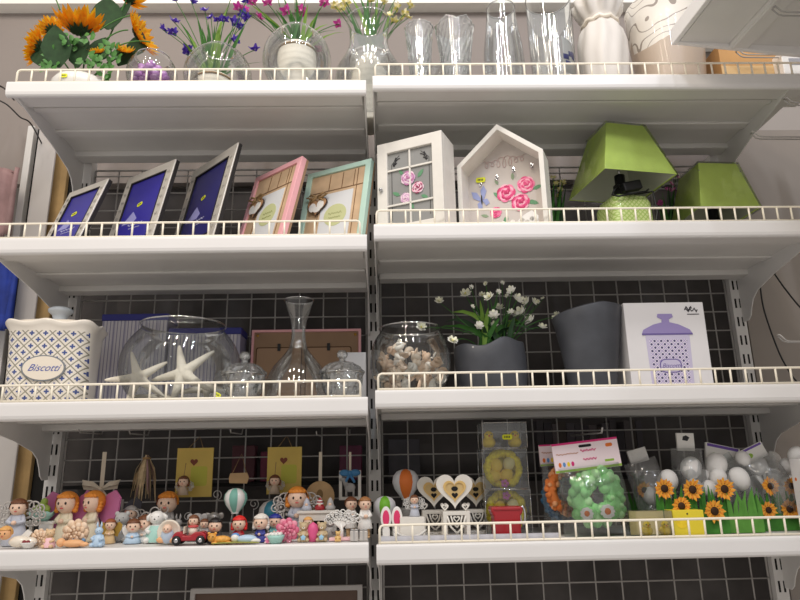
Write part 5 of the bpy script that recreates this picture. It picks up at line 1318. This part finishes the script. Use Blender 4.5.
# straw bunch
p = at(147, 455, .26); t = thing('straw_bunch', 'bundle of dried straw and ribbons hanging head down on the grid', 'ornament', p)
b = MB(mat('dried_straw', (206, 184, 146), .8, noise=.3, nscale=60), mat('mauve_ribbon', (150, 120, 120), .7))
for k in range(46):
    a = random.uniform(0, 2*PI); r = random.uniform(.005, .034); l = random.uniform(.06, .125); b.m(b.mats[k % 5 == 0])
    b.blade([(r*.1*math.cos(a), r*.1*math.sin(a), 0), (r*.8*math.cos(a), r*.5*math.sin(a), -l*.5), (r*math.cos(a), r*.6*math.sin(a), -l)], [.003, .007, .002], (math.sin(a), math.cos(a), 0), .2)
b.build('straw', t); MB(rope).tube([(.008*math.cos(2*PI*k/12), .008*math.sin(2*PI*k/12), -.008) for k in range(12)], .003, 6, True).build('binding', t)
# white ribbon bow and strap
p = at(101, 489, .25); zt = at(101, 452, .25).z-p.z; t = thing('ribbon_bow', 'pale ribbon bow with long strap hanging above the orange-haired angels', 'ribbon', p)
rib = mat('pale_ribbon', (212, 200, 180), .6)
b = MB(rib); b.box((0, .002, zt/2), (.010, .0015, zt)); b.build('strap', t)
b = MB(rib)
for s_ in (-1, 1): b.blade([(0, 0, 0), (s_*.02, -.006, .012), (s_*.045, -.004, .016), (s_*.04, .0, .005), (0, 0, -.002)], [.004, .012, .014, .012, .004], (0, .3, 1), .1); b.blade([(0, 0, 0), (s_*.015, 0, -.02), (s_*.03, 0, -.035)], [.005, .01, .01], (1, 0, 0), .1)
b.ball((0, -.002, 0), .006); b.build('bow', t)
p = at(122, 512, .26); t = thing('tulle_wing', 'dark grey tulle butterfly behind the grey white teddy', 'ornament', p)
wings_mb(.055, mat('dark_tulle', (92, 94, 104), .7), (0, 0, 0)).build('wings', t); MB(greyp).tube([(0, -.002, -.03), (0, -.002, .03)], .003, 6).build('body', t)
# small wooden sign
p = at(239, 478, .27); t = thing('wooden_sign', 'small tan wooden sign hanging above the mint balloon', 'sign', p); MB(wood).prism([(-.024, -.012), (.02, -.014), (.025, .0), (.02, .013), (-.023, .012), (-.026, 0)], .005).build('board', t, bevel=.001); MB(rope).tube([(-.018, .002, .011), (0, .02, .06), (.018, .002, .011)], .001, 5).build('cord', t)
# wood slice on ribbon
p = at(320, 496, .25); t = thing('wood_slice', 'round tan wood slice hanging on a pale ribbon', 'ornament', p); R = .036
MB(wood).lathe([(0, -.003), (R*.97, -.003), (R, 0), (R*.97, .003), (0, .003)], 30, None, RX(PI/2)).build('disc', t); b = MB(mat('slice_print', (140, 110, 70), .6)); b.prism(oval(.008, .012, 14, 0, .004), .0008, None, -.0042); b.prism(oval(.012, .004, 12, 0, -.014), .0008, None, -.0042); b.build('printed_motif', t)
zt = at(320, 452, .25).z-p.z; MB(rib).box((0, 0, (zt+R)/2), (.008, .0015, zt-R)).build('ribbon', t)
# blue-bowed frame hanging at the post
p = at(350, 500, .27); t = thing('framed_ornament', 'small white frame with blue bow and grey horse hanging by the centre post', 'ornament', p); w, h = .028, .072
MB(shabby).ring(rect(-w, w, 0, h), rect(-w+.008, w-.008, .008, h-.008), .006).build('frame_border', t, bevel=.001)
b = MB(mat('blue_bow', (70, 130, 180), .6))
for s_ in (-1, 1): b.ball((s_*.013, -.006, h-.006), .014, (1, .5, .6), 10, 7); b.tube([(0, -.004, h-.008), (s_*.012, -.006, h-.03)], [.005, .003], 6)
b.ball((0, -.008, h-.006), .006); b.build('bow', t)
b = MB(greyp); b.ball((0, -.004, .03), .014, (1, .4, .8), 12, 8); b.tube([(-.008, -.004, .034), (-.016, -.004, .05)], [.007, .004], 8); b.ball((-.018, -.004, .05), .006, (1.4, .6, .8))
for x in (-.009, .009): b.tube([(x, -.004, .026), (x, -.004, .008)], .003, 6)
b.build('little_horse', t)
zt = at(350, 452, .27).z-p.z; MB(rib).box((0, .003, (zt+h)/2), (.006, .0015, zt-h)).build('ribbon', t)

# ---- lower right bay
Z = ZR[3]+.0006
# slippers/bunny ears
for (px, lb) in ((386, 'white oval bunny ear with pink inside, nearest the centre post'), (397, 'white oval bunny ear with pink inside, nearer the lace angel')):
    zc = at(px, 519, .09).z-Z; t = figbase('bunny_ear_ornament', px, .09, lb, 'ornament', zc, group='pink-lined bunny ears')
    MB(white).prism(oval(.0125, .025, 26, 0, zc+.002), .012).build('ear', t, bevel=.003)
    MB(mat('hot_pink', (224, 60, 110), .5)).prism(oval(.0075, .017, 22, 0, zc+.002), .003, None, -.0015).build('pink_lining', t, bevel=.001)
    MB(white).box((0, .006, (zc-.02)/2), (.016, .014, max(.01, zc-.02))).build('foot', t)
# white box with lace angel
zt = at(412, 521, .08).z-Z; t = figbase('white_gift_box', 412, .10, 'plain white box carrying the lace-winged angel', 'box', .03); hb = zt+.008
MB(shabby).box((0, 0, hb/2), (.055, .05, hb)).build('box', t, bevel=.001)
doll('angel_figurine', 415, .10, 495, 'silver angel with white lace wings on the white box', silverd, brown, mat('white_lace', (226, 224, 220), .4), 'lace', False, .22, .26, 0, base=hb+.0005)
t = figbase('grey_stand', 392, .22, 'grey block below the orange and white balloon', 'stand', .03); MB(shabby).box((.03, 0, .02), (.06, .03, .04)).build('stand', t, bevel=.001)
# winged white dish behind the guard
t = figbase('winged_dish', 410, .045, 'glossy white boat-shaped dish with pointed ends behind the wire guard', 'dish')
b = MB(white); n = 14
v = []; 
for i in range(n+1):
    x = -1+2*i/n
    for j in range(7):
        y = -1+2*j/6; wv = (1-x*x)**.5*.9+.08; v.append((x*.036, y*wv*.018, .002+.022*abs(x)**2.2+.008*y*y*wv))
b.put(v, [(i*7+j, i*7+j+1, (i+1)*7+j+1, (i+1)*7+j) for i in range(n) for j in range(6)]); b.build('dish', t, solid=.002)
# heart lanterns
def lantern(px, Y, top, label):
    H = at(px, top, Y).z-Z; t = figbase('heart_lantern', px, Y, label, 'lantern', H*.5, group='white heart lanterns'); w = .03
    hb = H*.42
    b = MB(shabby)
    for yy in (-w*.9, w*.9-.005): b.ring(rect(-w, w, 0, hb), rect(-w*.72, w*.72, .008, hb-.008), .005, None, yy)
    b.box((0, 0, .004), (2*w, w*1.7, .008)); b.box((0, 0, hb-.004), (2*w, w*1.7, .008)); b.build('lantern_box', t, bevel=.0008)
    b = MB(shabby); yy = -w*.9+.001
    for s_ in (-1, 1): b.tube([(s_*w*.7, yy, hb*.85), (s_*w*.45, yy, hb*.45), (0, yy, hb*.22)], .0024, 6); b.tube([(s_*w*.42, yy, hb*.85), (s_*w*.3, yy, hb*.62), (0, yy, hb*.42)], .002, 6); b.tube([(s_*w*.7, yy, hb*.1), (s_*w*.2, yy, hb*.12)], .0024, 6)
    b.ring(heart(.016, 24, 0, hb*.72), heart(.009, 24, 0, hb*.72), .003, None, yy); b.build('fretwork', t)
    s = H*.60; cz = hb+.52*s
    MB(shabby).ring(heart(s*1.0, 40, 0, cz), heart(s*.5, 40, 0, cz), .007, None, -.004).build('heart_panel', t, bevel=.001)
    MB(mat('yellow_wood_heart', (226, 190, 120), .55)).ring(heart(s*.62, 40, 0, cz), heart(s*.5, 40, 0, cz), .004, None, -.0075).build('heart_border', t)
    MB(mat('pale_wood_heart', (214, 186, 130), .6)).prism(heart(s*.54, 40, 0, cz), .003, None, -.0045).build('inner_heart', t)
    b = MB(slot_dark); b.prism(oval(s*.09, s*.065, 16, 0, cz+s*.06), .001, None, -.0058); b.prism(heart(s*.17, 20, 0, cz-s*.12), .001, None, -.0058); b.build('dark_openings', t)
    for s_ in (-1, 1): MB(shabby).ring(heart(.017, 24, s_*w*.78, hb+.008), heart(.008, 24, s_*w*.78, hb+.008), .004, None, -.004).build('small_heart', t)
    return t
lantern(434, .20, 476, 'white heart lantern with yellow inner heart, nearest the lace angel and set back')
lantern(455, .10, 474, 'front white heart lantern with yellow inner heart')
lantern(476, .22, 476, 'white heart lantern mostly hidden behind the front one, next to the red tin')
# clear boxes with chicks
chickm = mat('chick_yellow', (250, 216, 50), .7, noise=.12, nscale=80); beak = mat('chick_beak', (230, 120, 40), .5)
def chick_at(loc, s, label, group, rz=0.):
    t = thing('toy_chick', label, 'toy chick', loc, rz, group=group)
    b = MB(chickm); b.ball((0, 0, s*.8), s, (1, 1, .85), 12, 9); b.build('body', t)
    h = MB(chickm); h.ball((0, -s*.25, s*1.75), s*.68, (1, 1, 1), 12, 8); h.m(eye)
    for q in (-1, 1): h.ball((q*s*.3, -s*.82, s*1.9), s*.11, (1, .6, 1), 6, 5)
    h.build('head', t); MB(beak).lathe([(s*.16, 0), (.0, s*.28)], 8, None, T(0, -s*.88, s*1.7) @ RX(PI/2)).build('beak', t); return t
eggy = mat('yellow_egg', (248, 216, 70), .5); nestm = mat('nest_yellow', (250, 222, 40), .8, noise=.35, nscale=120)
zb = Z; X = PX(505, .2, -.05)
for k, (hh, lb, nx) in enumerate(((.102, 'bottom clear plastic box of yellow Easter eggs in a nest', 0), (.094, 'middle clear plastic box of yellow Easter eggs in a nest', -.002), (.062, 'top clear plastic box of yellow chicks with price sticker', .001))):
    t = thing('clear_gift_box', lb, 'clear box', (X+nx, .2, zb), group='stacked clear Easter boxes'); w, d = .108, .08
    b = MB(clearbox).box((0, 0, hh/2), (w, d, hh-.001)); b.m(thin('box_edge', edge=.6, base=.3, haze=.2))
    for sx_ in (-1, 1):
        for sy_ in (-1, 1): b.tube([(sx_*w/2, sy_*d/2, 0), (sx_*w/2, sy_*d/2, hh)], .0009, 5)
    for z_ in (0.001, hh-.001): b.tube([(-w/2, -d/2, z_), (w/2, -d/2, z_)], .0009, 5)
    b.build('box', t)
    if k < 2:
        n_ = thing('yellow_nest', 'ragged yellow nest ring inside the '+('bottom' if k == 0 else 'middle')+' clear box', 'nest', (X+nx, .195, zb+hh*.5)); b = MB(nestm); R = hh*.40
        for j in range(60):
            a = 2*PI*j/60; b.ball((R*math.cos(a), random.uniform(-.012, .012), R*math.sin(a)), random.uniform(.008, .012), (1, 1, 1), 7, 5)
        for j in range(36):
            a = random.uniform(0, 6.28); q = R*math.sqrt(random.random())*.9; b.ball((q*math.cos(a), .014, q*math.sin(a)), .012, (1, .6, 1), 7, 5)
        b.build('nest', n_)
        for j, (ex, ez) in enumerate(((-.016, .008), (.014, .012), (.006, -.014), (-.022, -.016))):
            e = MB(eggy if j != 1 else mat('pale_egg', (236, 226, 160), .5)).ball((0, 0, 0), .0145, (1, .9, 1.15), 14, 10).build('easter_egg', None, (X+nx+ex, .185, zb+hh*.5+ez), (0, .5*j, 0)); tag(e, 'yellow egg lying in the nest of the '+('bottom' if k == 0 else 'middle')+' clear box', 'egg', 'eggs in the '+('bottom' if k == 0 else 'middle')+' clear box')
        b = MB(mat('lilac_flower', (216, 120, 190), .5)); 
        for j in range(5): b.ball((.006*math.cos(j*1.257), -.018, -R*.92+.006*math.sin(j*1.257)+(.0 if k else R*1.8)), .0045, (1, .6, 1), 7, 5)
        b.build('lilac_flower', n_)
    else:
        for j, ex in enumerate((-.034, .03)): chick_at((X+ex, .19, zb+.0015), .017, 'yellow chick in the top clear box, '+('nearer the heart lanterns' if j == 0 else 'nearer the wreath bag'), 'chicks in the top clear box')
        sticker(t, (.006, -.041, hh*.42), (0, 0, 0), .024, .012)
    zb += hh+.0006
# red tin with silver loop
t = figbase('red_tin', 506, .075, 'glossy red toy bucket with silver clasp in front of the clear boxes', 'tin', .03); w = .036
hh = at(506, 506, .075).z-Z
b = MB(red); b.prism([(-w*.8, 0), (w*.8, 0), (w*.82, hh*.7), (w*.98, hh*.85), (w*.95, hh), (-w*.95, hh), (-w*.98, hh*.85), (-w*.82, hh*.7)], .05, None, -.025); b.build('tin_body', t, bevel=.004)
MB(red).box((0, 0, hh*.93), (w*1.7, .054, hh*.10)).build('lid_band', t, bevel=.002)
b = MB(chrome); b.tube([(w*.95+.009*math.cos(2*PI*k/20)*.6, -.02, hh*.72+.018*math.sin(2*PI*k/20)) for k in range(20)], .0028, 7, True); b.build('silver_clasp', t)
# bagged wreaths with header card
def wreath(loc, rot, R, tube, m1, m2, label, daisies, scale_y=.6, n=16):
    t = thing('plush_wreath', label, 'wreath', loc, rot=rot); b = MB(m1, m2)
    b.tube([(R*math.cos(2*PI*k/24), 0, R*math.sin(2*PI*k/24)) for k in range(24)], tube*.75, 8, True)
    for k in range(n*9):
        a = random.uniform(0, 2*PI); a2 = random.uniform(0, 2*PI); rr = R+tube*.72*math.cos(a2)
        b.m((m1, m2)[k % 3 == 0]); b.ball((rr*math.cos(a), tube*.68*math.sin(a2), rr*math.sin(a)), tube*random.uniform(.22, .5), (1, 1, 1), 8, 6)
    b.build('plush_ring', t)
    for (dx, dz, r) in daisies:
        d = MB(white)
        for k in range(9):
            a = 2*PI*k/9; d.prism(oval(r*.34, r*.26, 10, dx+r*.62*math.cos(a), dz+r*.62*math.sin(a)), .002, None, -tube*1.25-.0002*k)
        d.m(beak).ball((dx, -tube*1.25, dz), r*.42, (1, .5, 1), 10, 7); d.build('daisy', t)
    return t
lg = mat('mint_green_plush', (150, 220, 140), .85, noise=.2, nscale=60); lg2 = mat('light_green_plush', (186, 236, 170), .85)
p = at(597, 497, .10); wreath(p, (0, 0, 0), .043, .026, lg, lg2, 'fluffy green wreath with white daisies in the clear bag', ((.011, -.030, .018), (-.036, -.034, .016)))
o = MB(lg).ball((0, 0, 0), .001).build('x'); bpy.data.objects.remove(o)
to1 = mat('orange_plush', (226, 130, 66), .85, noise=.15, nscale=60)
p2 = at(569, 490, .155); wreath(p2, (0, 0, .25), .045, .016, to1, mat('peach_plush', (238, 170, 120), .85), 'orange wreath in a clear bag behind the green wreath', ((.012, .0, .013), (.02, -.016, .012)))
p3 = at(562, 498, .20); wreath(p3, (0, 0, .35), .045, .013, mat('blue_plush', (80, 130, 170), .85), mat('pale_blue_plush', (130, 170, 200), .85), 'blue wreath mostly hidden behind the orange wreath', ())
header = mat('header_card_pink', (244, 226, 232), .5); pinkhot = mat('magenta_print', (214, 40, 120), .5); grass_p = mat('lime_print', (150, 190, 70), .5)
def bag(loc, rot, w, h, d, label, hw=None, hh=.03, hc=header, group=None, fill=.6, prints='easter', name='header_bag', fm=film):
    t = thing(name, label, 'bag', loc, rot=rot, group=group); nx, nz = 12, 12
    for s_ in (-1, 1):
        v = []; f = []
        for j in range(nz+1):
            for i in range(nx+1):
                u, q = i/nx, j/nz; bul = (math.sin(PI*u)**.6)*(math.sin(PI*min(1, q*.95+.02))**.6)*d/2
                v.append(((u-.5)*w*(1-.12*q), s_*(bul+.0008)+.004*math.sin(u*19+q*7)*math.sin(q*13+s_), q*h))
        f = [(j*(nx+1)+i, j*(nx+1)+i+1, (j+1)*(nx+1)+i+1, (j+1)*(nx+1)+i) for j in range(nz) for i in range(nx)]
        m_ = MB(fm); m_.put(v, f); m_.build('film_front' if s_ < 0 else 'film_back', t)
    if hw:
        c = MB(hc).box((0, 0, h+hh*.35), (hw, .006, hh)).build('header_card', t)
        if prints == 'easter':
            b = MB(pinkhot); b.box((0, -.0033, h+hh*.82), (hw, .0006, hh*.07))
            scribble(b, -.012, .024, h+hh*.52, .0035, -.0034, 34, .0010); scribble(b, -.009, .022, h+hh*.22, .003, -.0034, 26, .0010)
            b.m(mat('tan_print', (190, 130, 90), .5)); scribble(b, -hw*.45, -hw*.12, h+hh*.47, .002, -.0034, 40, .0008)
            for k, m_ in enumerate((beak, mat('sky_blue', (100, 150, 210)), chickm, pinkhot)): b.m(m_).prism(oval(.0035, .0055, 10, -hw*.42+k*.010, h+hh*.12), .0004, None, -.0034)
            b.m(beak).prism(rrect(.016, .008, .003, 3, hw*.36, h+hh*.62), .0004, None, -.0034); b.m(grass_p).box((0, -.0033, h-hh*.1), (hw, .0006, hh*.08)); b.m(grass_p).prism(rrect(.022, .005, .002, 3, hw*.33, h+hh*.1), .0004, None, -.0034)
            b.build('card_print', c); MB(slot_dark).prism(rrect(.03, .006, .0029, 4, 0, h+hh*.68), .0004, None, -.0036).build('hang_hole', c)
        elif prints == 'black':
            b = MB(ink); b.prism([(-.008, h+hh*.45), (.004, h+hh*.4), (.010, h+hh*.6), (.002, h+hh*.72), (-.006, h+hh*.66)], .0004, None, -.0034); b.build('card_print', c)
        elif prints == 'green':
            b = MB(grass_p); b.prism(oval(.009, .006, 12, -hw*.22, h+hh*.3), .0004, None, -.0034); b.m(mat('violet_print', (110, 80, 170), .5)).box((0, -.0033, h+hh*.75), (hw*.9, .0006, hh*.14)); b.build('card_print', c)
    return t
# green wreath bag
pc = at(594, 526, .10); ht = at(594, 465, .10).z-Z
bag((pc.x+.014, .10, Z), (0, -.10, 0), .165, ht, .10, 'clear bag with pink Easter header card holding the green wreath', .155, .066)
pc = at(568, 526, .155); ht = at(560, 462, .155).z-Z
bag((pc.x+.012, .165, Z), (0, -.03, 0), .13, ht, .06, 'clear bag with pink header holding the orange wreath', .12, .05)
p = at(602, 433, .13); t = thing('peg_hook', 'peg hook with white tip above the Easter header card', 'hook', (p.x, DEP+.016, p.z), group='peg hooks on the wire grid'); MB(white_metal).tube([(0, 0, .01), (0, -.27, 0), (0, -.28, .012)], .0022, 6).build('prong', t)
# white eggs in bags
eggm = mat('white_foam_egg', (240, 238, 236), .6, bump=.1, nscale=200)
egg_px = ((668, 481, 11.5, .13), (663, 497, 10, .12), (691, 468, 12, .14), (695, 490, 11, .13), (716, 465, 12.5, .15), (718, 478, 10, .13), (709, 489, 9, .12), (739, 479, 12, .13), (743, 459, 8.5, .15), (756, 464, 11.5, .17), (773, 460, 9, .2), (786, 466, 8, .15), (704, 478, 9, .16), (728, 487, 9, .15), (756, 484, 9, .16), (776, 478, 9, .19), (796, 455, 9, .12), (790, 482, 9, .16), (650, 495, 10, .2))
ep = None
names = {0: 'white foam egg resting in the grass-trimmed bags', }
for (x, y, r, Y) in egg_px:
    p = at(x, y, Y)
    if ep is None: ep = o = MB(eggm).ball((0, 0, 0), 1, (1, 1, 1.18), 20, 14).build('foam_egg')
    else: o = ep.copy(); COL.objects.link(o)
    dep = (p-CAM).dot(FW); o.location = p; s_ = r*dep/FPX*.84; o.scale = (s_, s_, s_); o.rotation_euler = (random.uniform(-.5, .5), random.uniform(-.6, .6), 0)
    tag(o, 'white foam egg heaped in the clear bags above the sunflower border', 'egg', 'white foam eggs in the clear bags')
def topbag(px, pytop, w_px, h_px, Y, rot, label, hc, prints, hw, hh, zbase=None):
    q = at(px, pytop+h_px, Y); p = at(px, pytop, Y); h = (p.z-q.z)
    return bag((q.x, Y, q.z), rot, w_px/400, h, .10, label, hw, hh, hc, 'clear bags of white foam eggs', prints=prints, fm=thin('cloudy_film', edge=.35, base=.08, rough=.14, bump=1., nscale=26, haze=.10))
topbag(662, 458, 36, 66, .15, (0, -.25, 0), 'egg bag with crumpled white top next to the Easter wreath bag', mat('crumpled_white_film', (205, 203, 200), .35, bump=1.0, nscale=60), '', .046, .032)
topbag(693, 448, 34, 74, .16, (0, .03, 0), 'egg bag with upright white card and black emblem', card, 'black', .042, .042)
topbag(724, 460, 40, 62, .15, (-.2, .22, 0), 'egg bag with tilted white card and green print', card, 'green', .085, .05)
topbag(760, 456, 44, 66, .17, (0, -.45, 0), 'egg bag with long slanting clear fold beside the post', film, '', .05, .02)
topbag(792, 452, 40, 70, .15, (0, -.4, 0), 'egg bag with white and violet card at the far shelf end', card, 'green', .06, .035)
# felt grass borders with sunflowers
felt = mat('grass_green_felt', (66, 130, 48), .85, noise=.25, nscale=50); felt2 = mat('bright_green_felt', (92, 150, 62), .85, noise=.15, nscale=50)
def border(p0, p1, ptop, Y, label, flowers, m_=felt, tall=1.):
    xa, xb = PX(p0, Y, Z+.05), PX(p1, Y, Z+.05); zt = at((p0+p1)/2, ptop, Y).z-Z
    t = thing('felt_grass_border', label, 'grass border', ((xa+xb)/2, Y, Z), group='felt grass borders'); w = xb-xa
    o = [(-w/2, 0), (w/2, 0)]; n = int(w/.0105)
    for k in range(n, 0, -1):
        x = -w/2+w*k/n; hgt_ = zt*random.uniform(.82, 1.05); o += [(x, zt*.42), (x-w/n*.35, hgt_), (x-w/n*.7, zt*.42)]
    b = MB(m_)
    # each tuft its own folded strip rising from a solid band
    b.prism(rect(-w/2, w/2, 0, zt*.45), .004)
    for k in range(n):
        x = -w/2+w*(k+.5)/n; hh = zt*random.uniform(.85, 1.05); b.blade([(x, .002, zt*.3), (x+random.uniform(-.004, .004), .001, hh*.7), (x+random.uniform(-.008, .008), -.002, hh)], [w/n*1.1, w/n*.9, w/n*.1], (1, 0, 0), .2)
    b.build('grass_strip', t)
    for (x, y, r) in flowers:
        q = at(x, y, Y-.006); fb = sunflower_mb(r/430., 11, .12, mat('felt_orange', (240, 170, 60), .8), mat('felt_amber', (226, 140, 46), .8))
        fb.build('sunflower', t, (q.x-(xa+xb)/2, -.008, q.z-Z), (PI/2, random.uniform(0, 1), 0))
    return t
border(628, 662, 486, .20, 'dim felt grass border with one sunflower behind the chick pack', ((644, 490, 9),))
border(656, 732, 487, .092, 'felt grass border with three upper sunflowers before the white eggs', ((664, 488.5, 10.5), (692, 489.5, 11), (724, 489, 11)))
border(672, 728, 503, .075, 'lower felt grass border with two sunflowers beside the yellow card', ((681, 506, 10), (714, 511, 11)))
border(728, 762, 489, .085, 'tall bright felt grass tuft between the sunflower borders', (), felt2)
border(756, 800, 487, .12, 'felt grass border with sunflowers at the far shelf end', ((770, 486, 9.5), (791, 486, 9), (768, 510, 9), (789, 509, 10)))
# chick pack
xa, xb = PX(634, .05, Z+.03), PX(670, .05, Z+.03); zt = at(660, 510.5, .05).z-Z
t = thing('chick_pack', 'low clear pack of yellow chicks in front of the sunflowers', 'clear box', ((xa+xb)/2, .06, Z)); w = xb-xa
MB(clearbox).box((0, 0, zt/2), (w, .05, zt)).build('box', t, bevel=.001); MB(mat('peach_card', (244, 226, 160), .6)).box((0, .02, zt*.5), (w*.98, .001, zt*.96)).build('backing_card', t)
for k, px in enumerate((646, 668)):
    if k == 0: chick_at((PX(646, .055, Z+.03), .055, Z+.001), .0125, 'yellow chick in the low clear pack, nearer the wreath', 'chicks in the low pack')
    else: chick_at((PX(664, .055, Z+.03), .055, Z+.001), .0125, 'yellow chick in the low clear pack, nearer the yellow card', 'chicks in the low pack')
xa, xb = PX(672, .05, Z+.03), PX(703, .05, Z+.03)
t = thing('yellow_card_pack', 'bright yellow card box beside the chick pack', 'box', ((xa+xb)/2, .065, Z)); w = xb-xa
MB(mat('bright_yellow_card', (236, 216, 60), .5)).box((0, 0, zt/2), (w, .045, zt)).build('carton', t, bevel=.001); b = MB(ink); b.prism(oval(.002, .002, 8, -.002, zt*.86), .0004, None, -.023); b.m(chickm).prism(oval(.012, .011, 16, -.016, zt*.5), .0006, None, -.0232); b.build('printed_chick', t)
# white pink box at the end
xa = PX(808, .04, Z+.05); zt = at(796, 459, .04).z-Z
t = thing('printed_carton', 'white carton with pink dots at the far end of the sunflower row', 'box', (xa+.045, .06, Z)); MB(mat('gloss_white_carton', (232, 230, 232))).box((0, 0, zt/2), (.09, .04, zt)).build('carton', t, bevel=.001)
b = MB(pinkhot); b.M = T(-.0452, 0, 0) @ RZ(-PI/2); b.prism(oval(.008, .009, 16, .004, zt*.33), .0005); b.m(beak).prism(oval(.004, .004, 12, -.006, zt*.72), .0005); b.m(grass_p).prism(oval(.004, .004, 12, .006, zt*.55), .0005); b.build('card_print', t)
# price card strip lying behind the wire guard
for (p0, p1, lb) in ((378, 470, 'white price strip behind the guard below the heart lanterns'), (470, 560, 'pale price strip behind the guard below the red tin')):
    xa, xb = PX(p0, .025, Z+.01), PX(p1, .025, Z+.01); MBp = thing('price_strip', lb, 'price strip', ((xa+xb)/2, .025, Z), group='price strips behind the guard')
    MB(mat('pale_strip', (206, 206, 214), .35)).box((0, 0, .007), (xb-xa-.002, .0015, .014), RX(-.25)).build('strip', MBp)
# framed board on the lowest level
xa, xb = PX(187, .25, -.26), PX(362, .25, -.26); zt = at(275, 588, .25).z
t = thing('framed_board', 'brown board in a pale grey frame standing below the figurine shelf', 'picture frame', ((xa+xb)/2, .25, zt-.32), rot=(-.08, 0, 0)); w = (xb-xa)/2
MB(mat('pale_grey_frame', (176, 172, 170), .5)).ring(rect(-w, w, 0, .32), rect(-w+.012, w-.012, .012, .308), .018).build('frame_border', t, bevel=.002)
MB(mat('dark_brown_board', (96, 76, 66), .7, noise=.1, nscale=12)).prism(rect(-w+.011, w-.011, .011, .309), .008, None, .006).build('board', t)
xa, xb = PX(20, .3, -.5), PX(760, .3, -.5)
shelf(XL, XM, zt-.32-.002, 'lowest white metal shelf carrying the framed board', fence=False, dL=.1, dR=.1)

# dim goods on the far side of the grids
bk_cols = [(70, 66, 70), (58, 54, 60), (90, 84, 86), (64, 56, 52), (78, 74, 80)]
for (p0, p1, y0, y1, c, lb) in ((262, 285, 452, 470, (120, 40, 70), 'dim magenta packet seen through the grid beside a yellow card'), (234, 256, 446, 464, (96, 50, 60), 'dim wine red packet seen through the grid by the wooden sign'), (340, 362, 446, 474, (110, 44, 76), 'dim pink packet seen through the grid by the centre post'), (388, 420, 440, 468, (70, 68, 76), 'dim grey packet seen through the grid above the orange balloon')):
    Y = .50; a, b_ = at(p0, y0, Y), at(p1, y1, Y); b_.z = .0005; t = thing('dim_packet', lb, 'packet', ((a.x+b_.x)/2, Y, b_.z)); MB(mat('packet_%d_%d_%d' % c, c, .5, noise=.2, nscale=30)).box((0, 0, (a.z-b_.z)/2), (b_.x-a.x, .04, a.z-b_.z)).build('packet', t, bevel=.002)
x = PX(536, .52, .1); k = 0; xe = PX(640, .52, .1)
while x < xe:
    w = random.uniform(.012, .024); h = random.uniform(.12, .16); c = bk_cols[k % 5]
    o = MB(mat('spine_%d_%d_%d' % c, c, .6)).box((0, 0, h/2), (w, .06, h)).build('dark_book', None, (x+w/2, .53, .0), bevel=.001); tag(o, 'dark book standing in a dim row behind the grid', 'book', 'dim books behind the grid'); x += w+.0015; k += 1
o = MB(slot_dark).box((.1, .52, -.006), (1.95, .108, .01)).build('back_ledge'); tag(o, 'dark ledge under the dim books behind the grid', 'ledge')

# ------------------------------------------------------------------ light
w = bpy.data.worlds.new('shop_air'); sc.world = w; w.use_nodes = True
bg = w.node_tree.nodes['Background']; bg.inputs[0].default_value = (1.0, .95, .90, 1); bg.inputs[1].default_value = .56
def lamp_light(x, y, z, sx, sy, e, c, tgt):
    d = bpy.data.lights.new('ceiling_lamp', 'AREA'); d.shape = 'RECTANGLE'; d.size = sx; d.size_y = sy; d.energy = e; d.color = c
    o = bpy.data.objects.new('ceiling_lamp', d); COL.objects.link(o); o.location = (x, y, z)
    o.rotation_euler = (Vector(tgt)-Vector((x, y, z))).to_track_quat('-Z', 'Y').to_euler()
warm, cool, neut = (1, .88, .74), (.86, .90, 1.0), (1, .95, .88)
for (x, c) in ((-.95, warm), (-.45, warm), (.15, neut), (.7, cool)):
    lamp_light(x, -1.0, 2.3, .06, .3, 5.2, c, (x*.8, .1, .3))
for (x, c) in ((-1.3, warm), (-.5, warm), (.35, cool), (1.2, cool)):
    lamp_light(x, -2.0, 2.3, .06, .5, 10.5, c, (x*.7, .1, .1))
vs = sc.view_settings; vs.view_transform = 'Standard'; vs.look = 'None'; vs.gamma = 1; vs.use_curve_mapping = False; vs.exposure = 0
sc.cycles.max_bounces = 10; sc.cycles.transparent_max_bounces = 24; sc.cycles.transmission_bounces = 8; sc.cycles.caustics_reflective = False; sc.cycles.caustics_refractive = False
sc.cycles.use_denoising = True
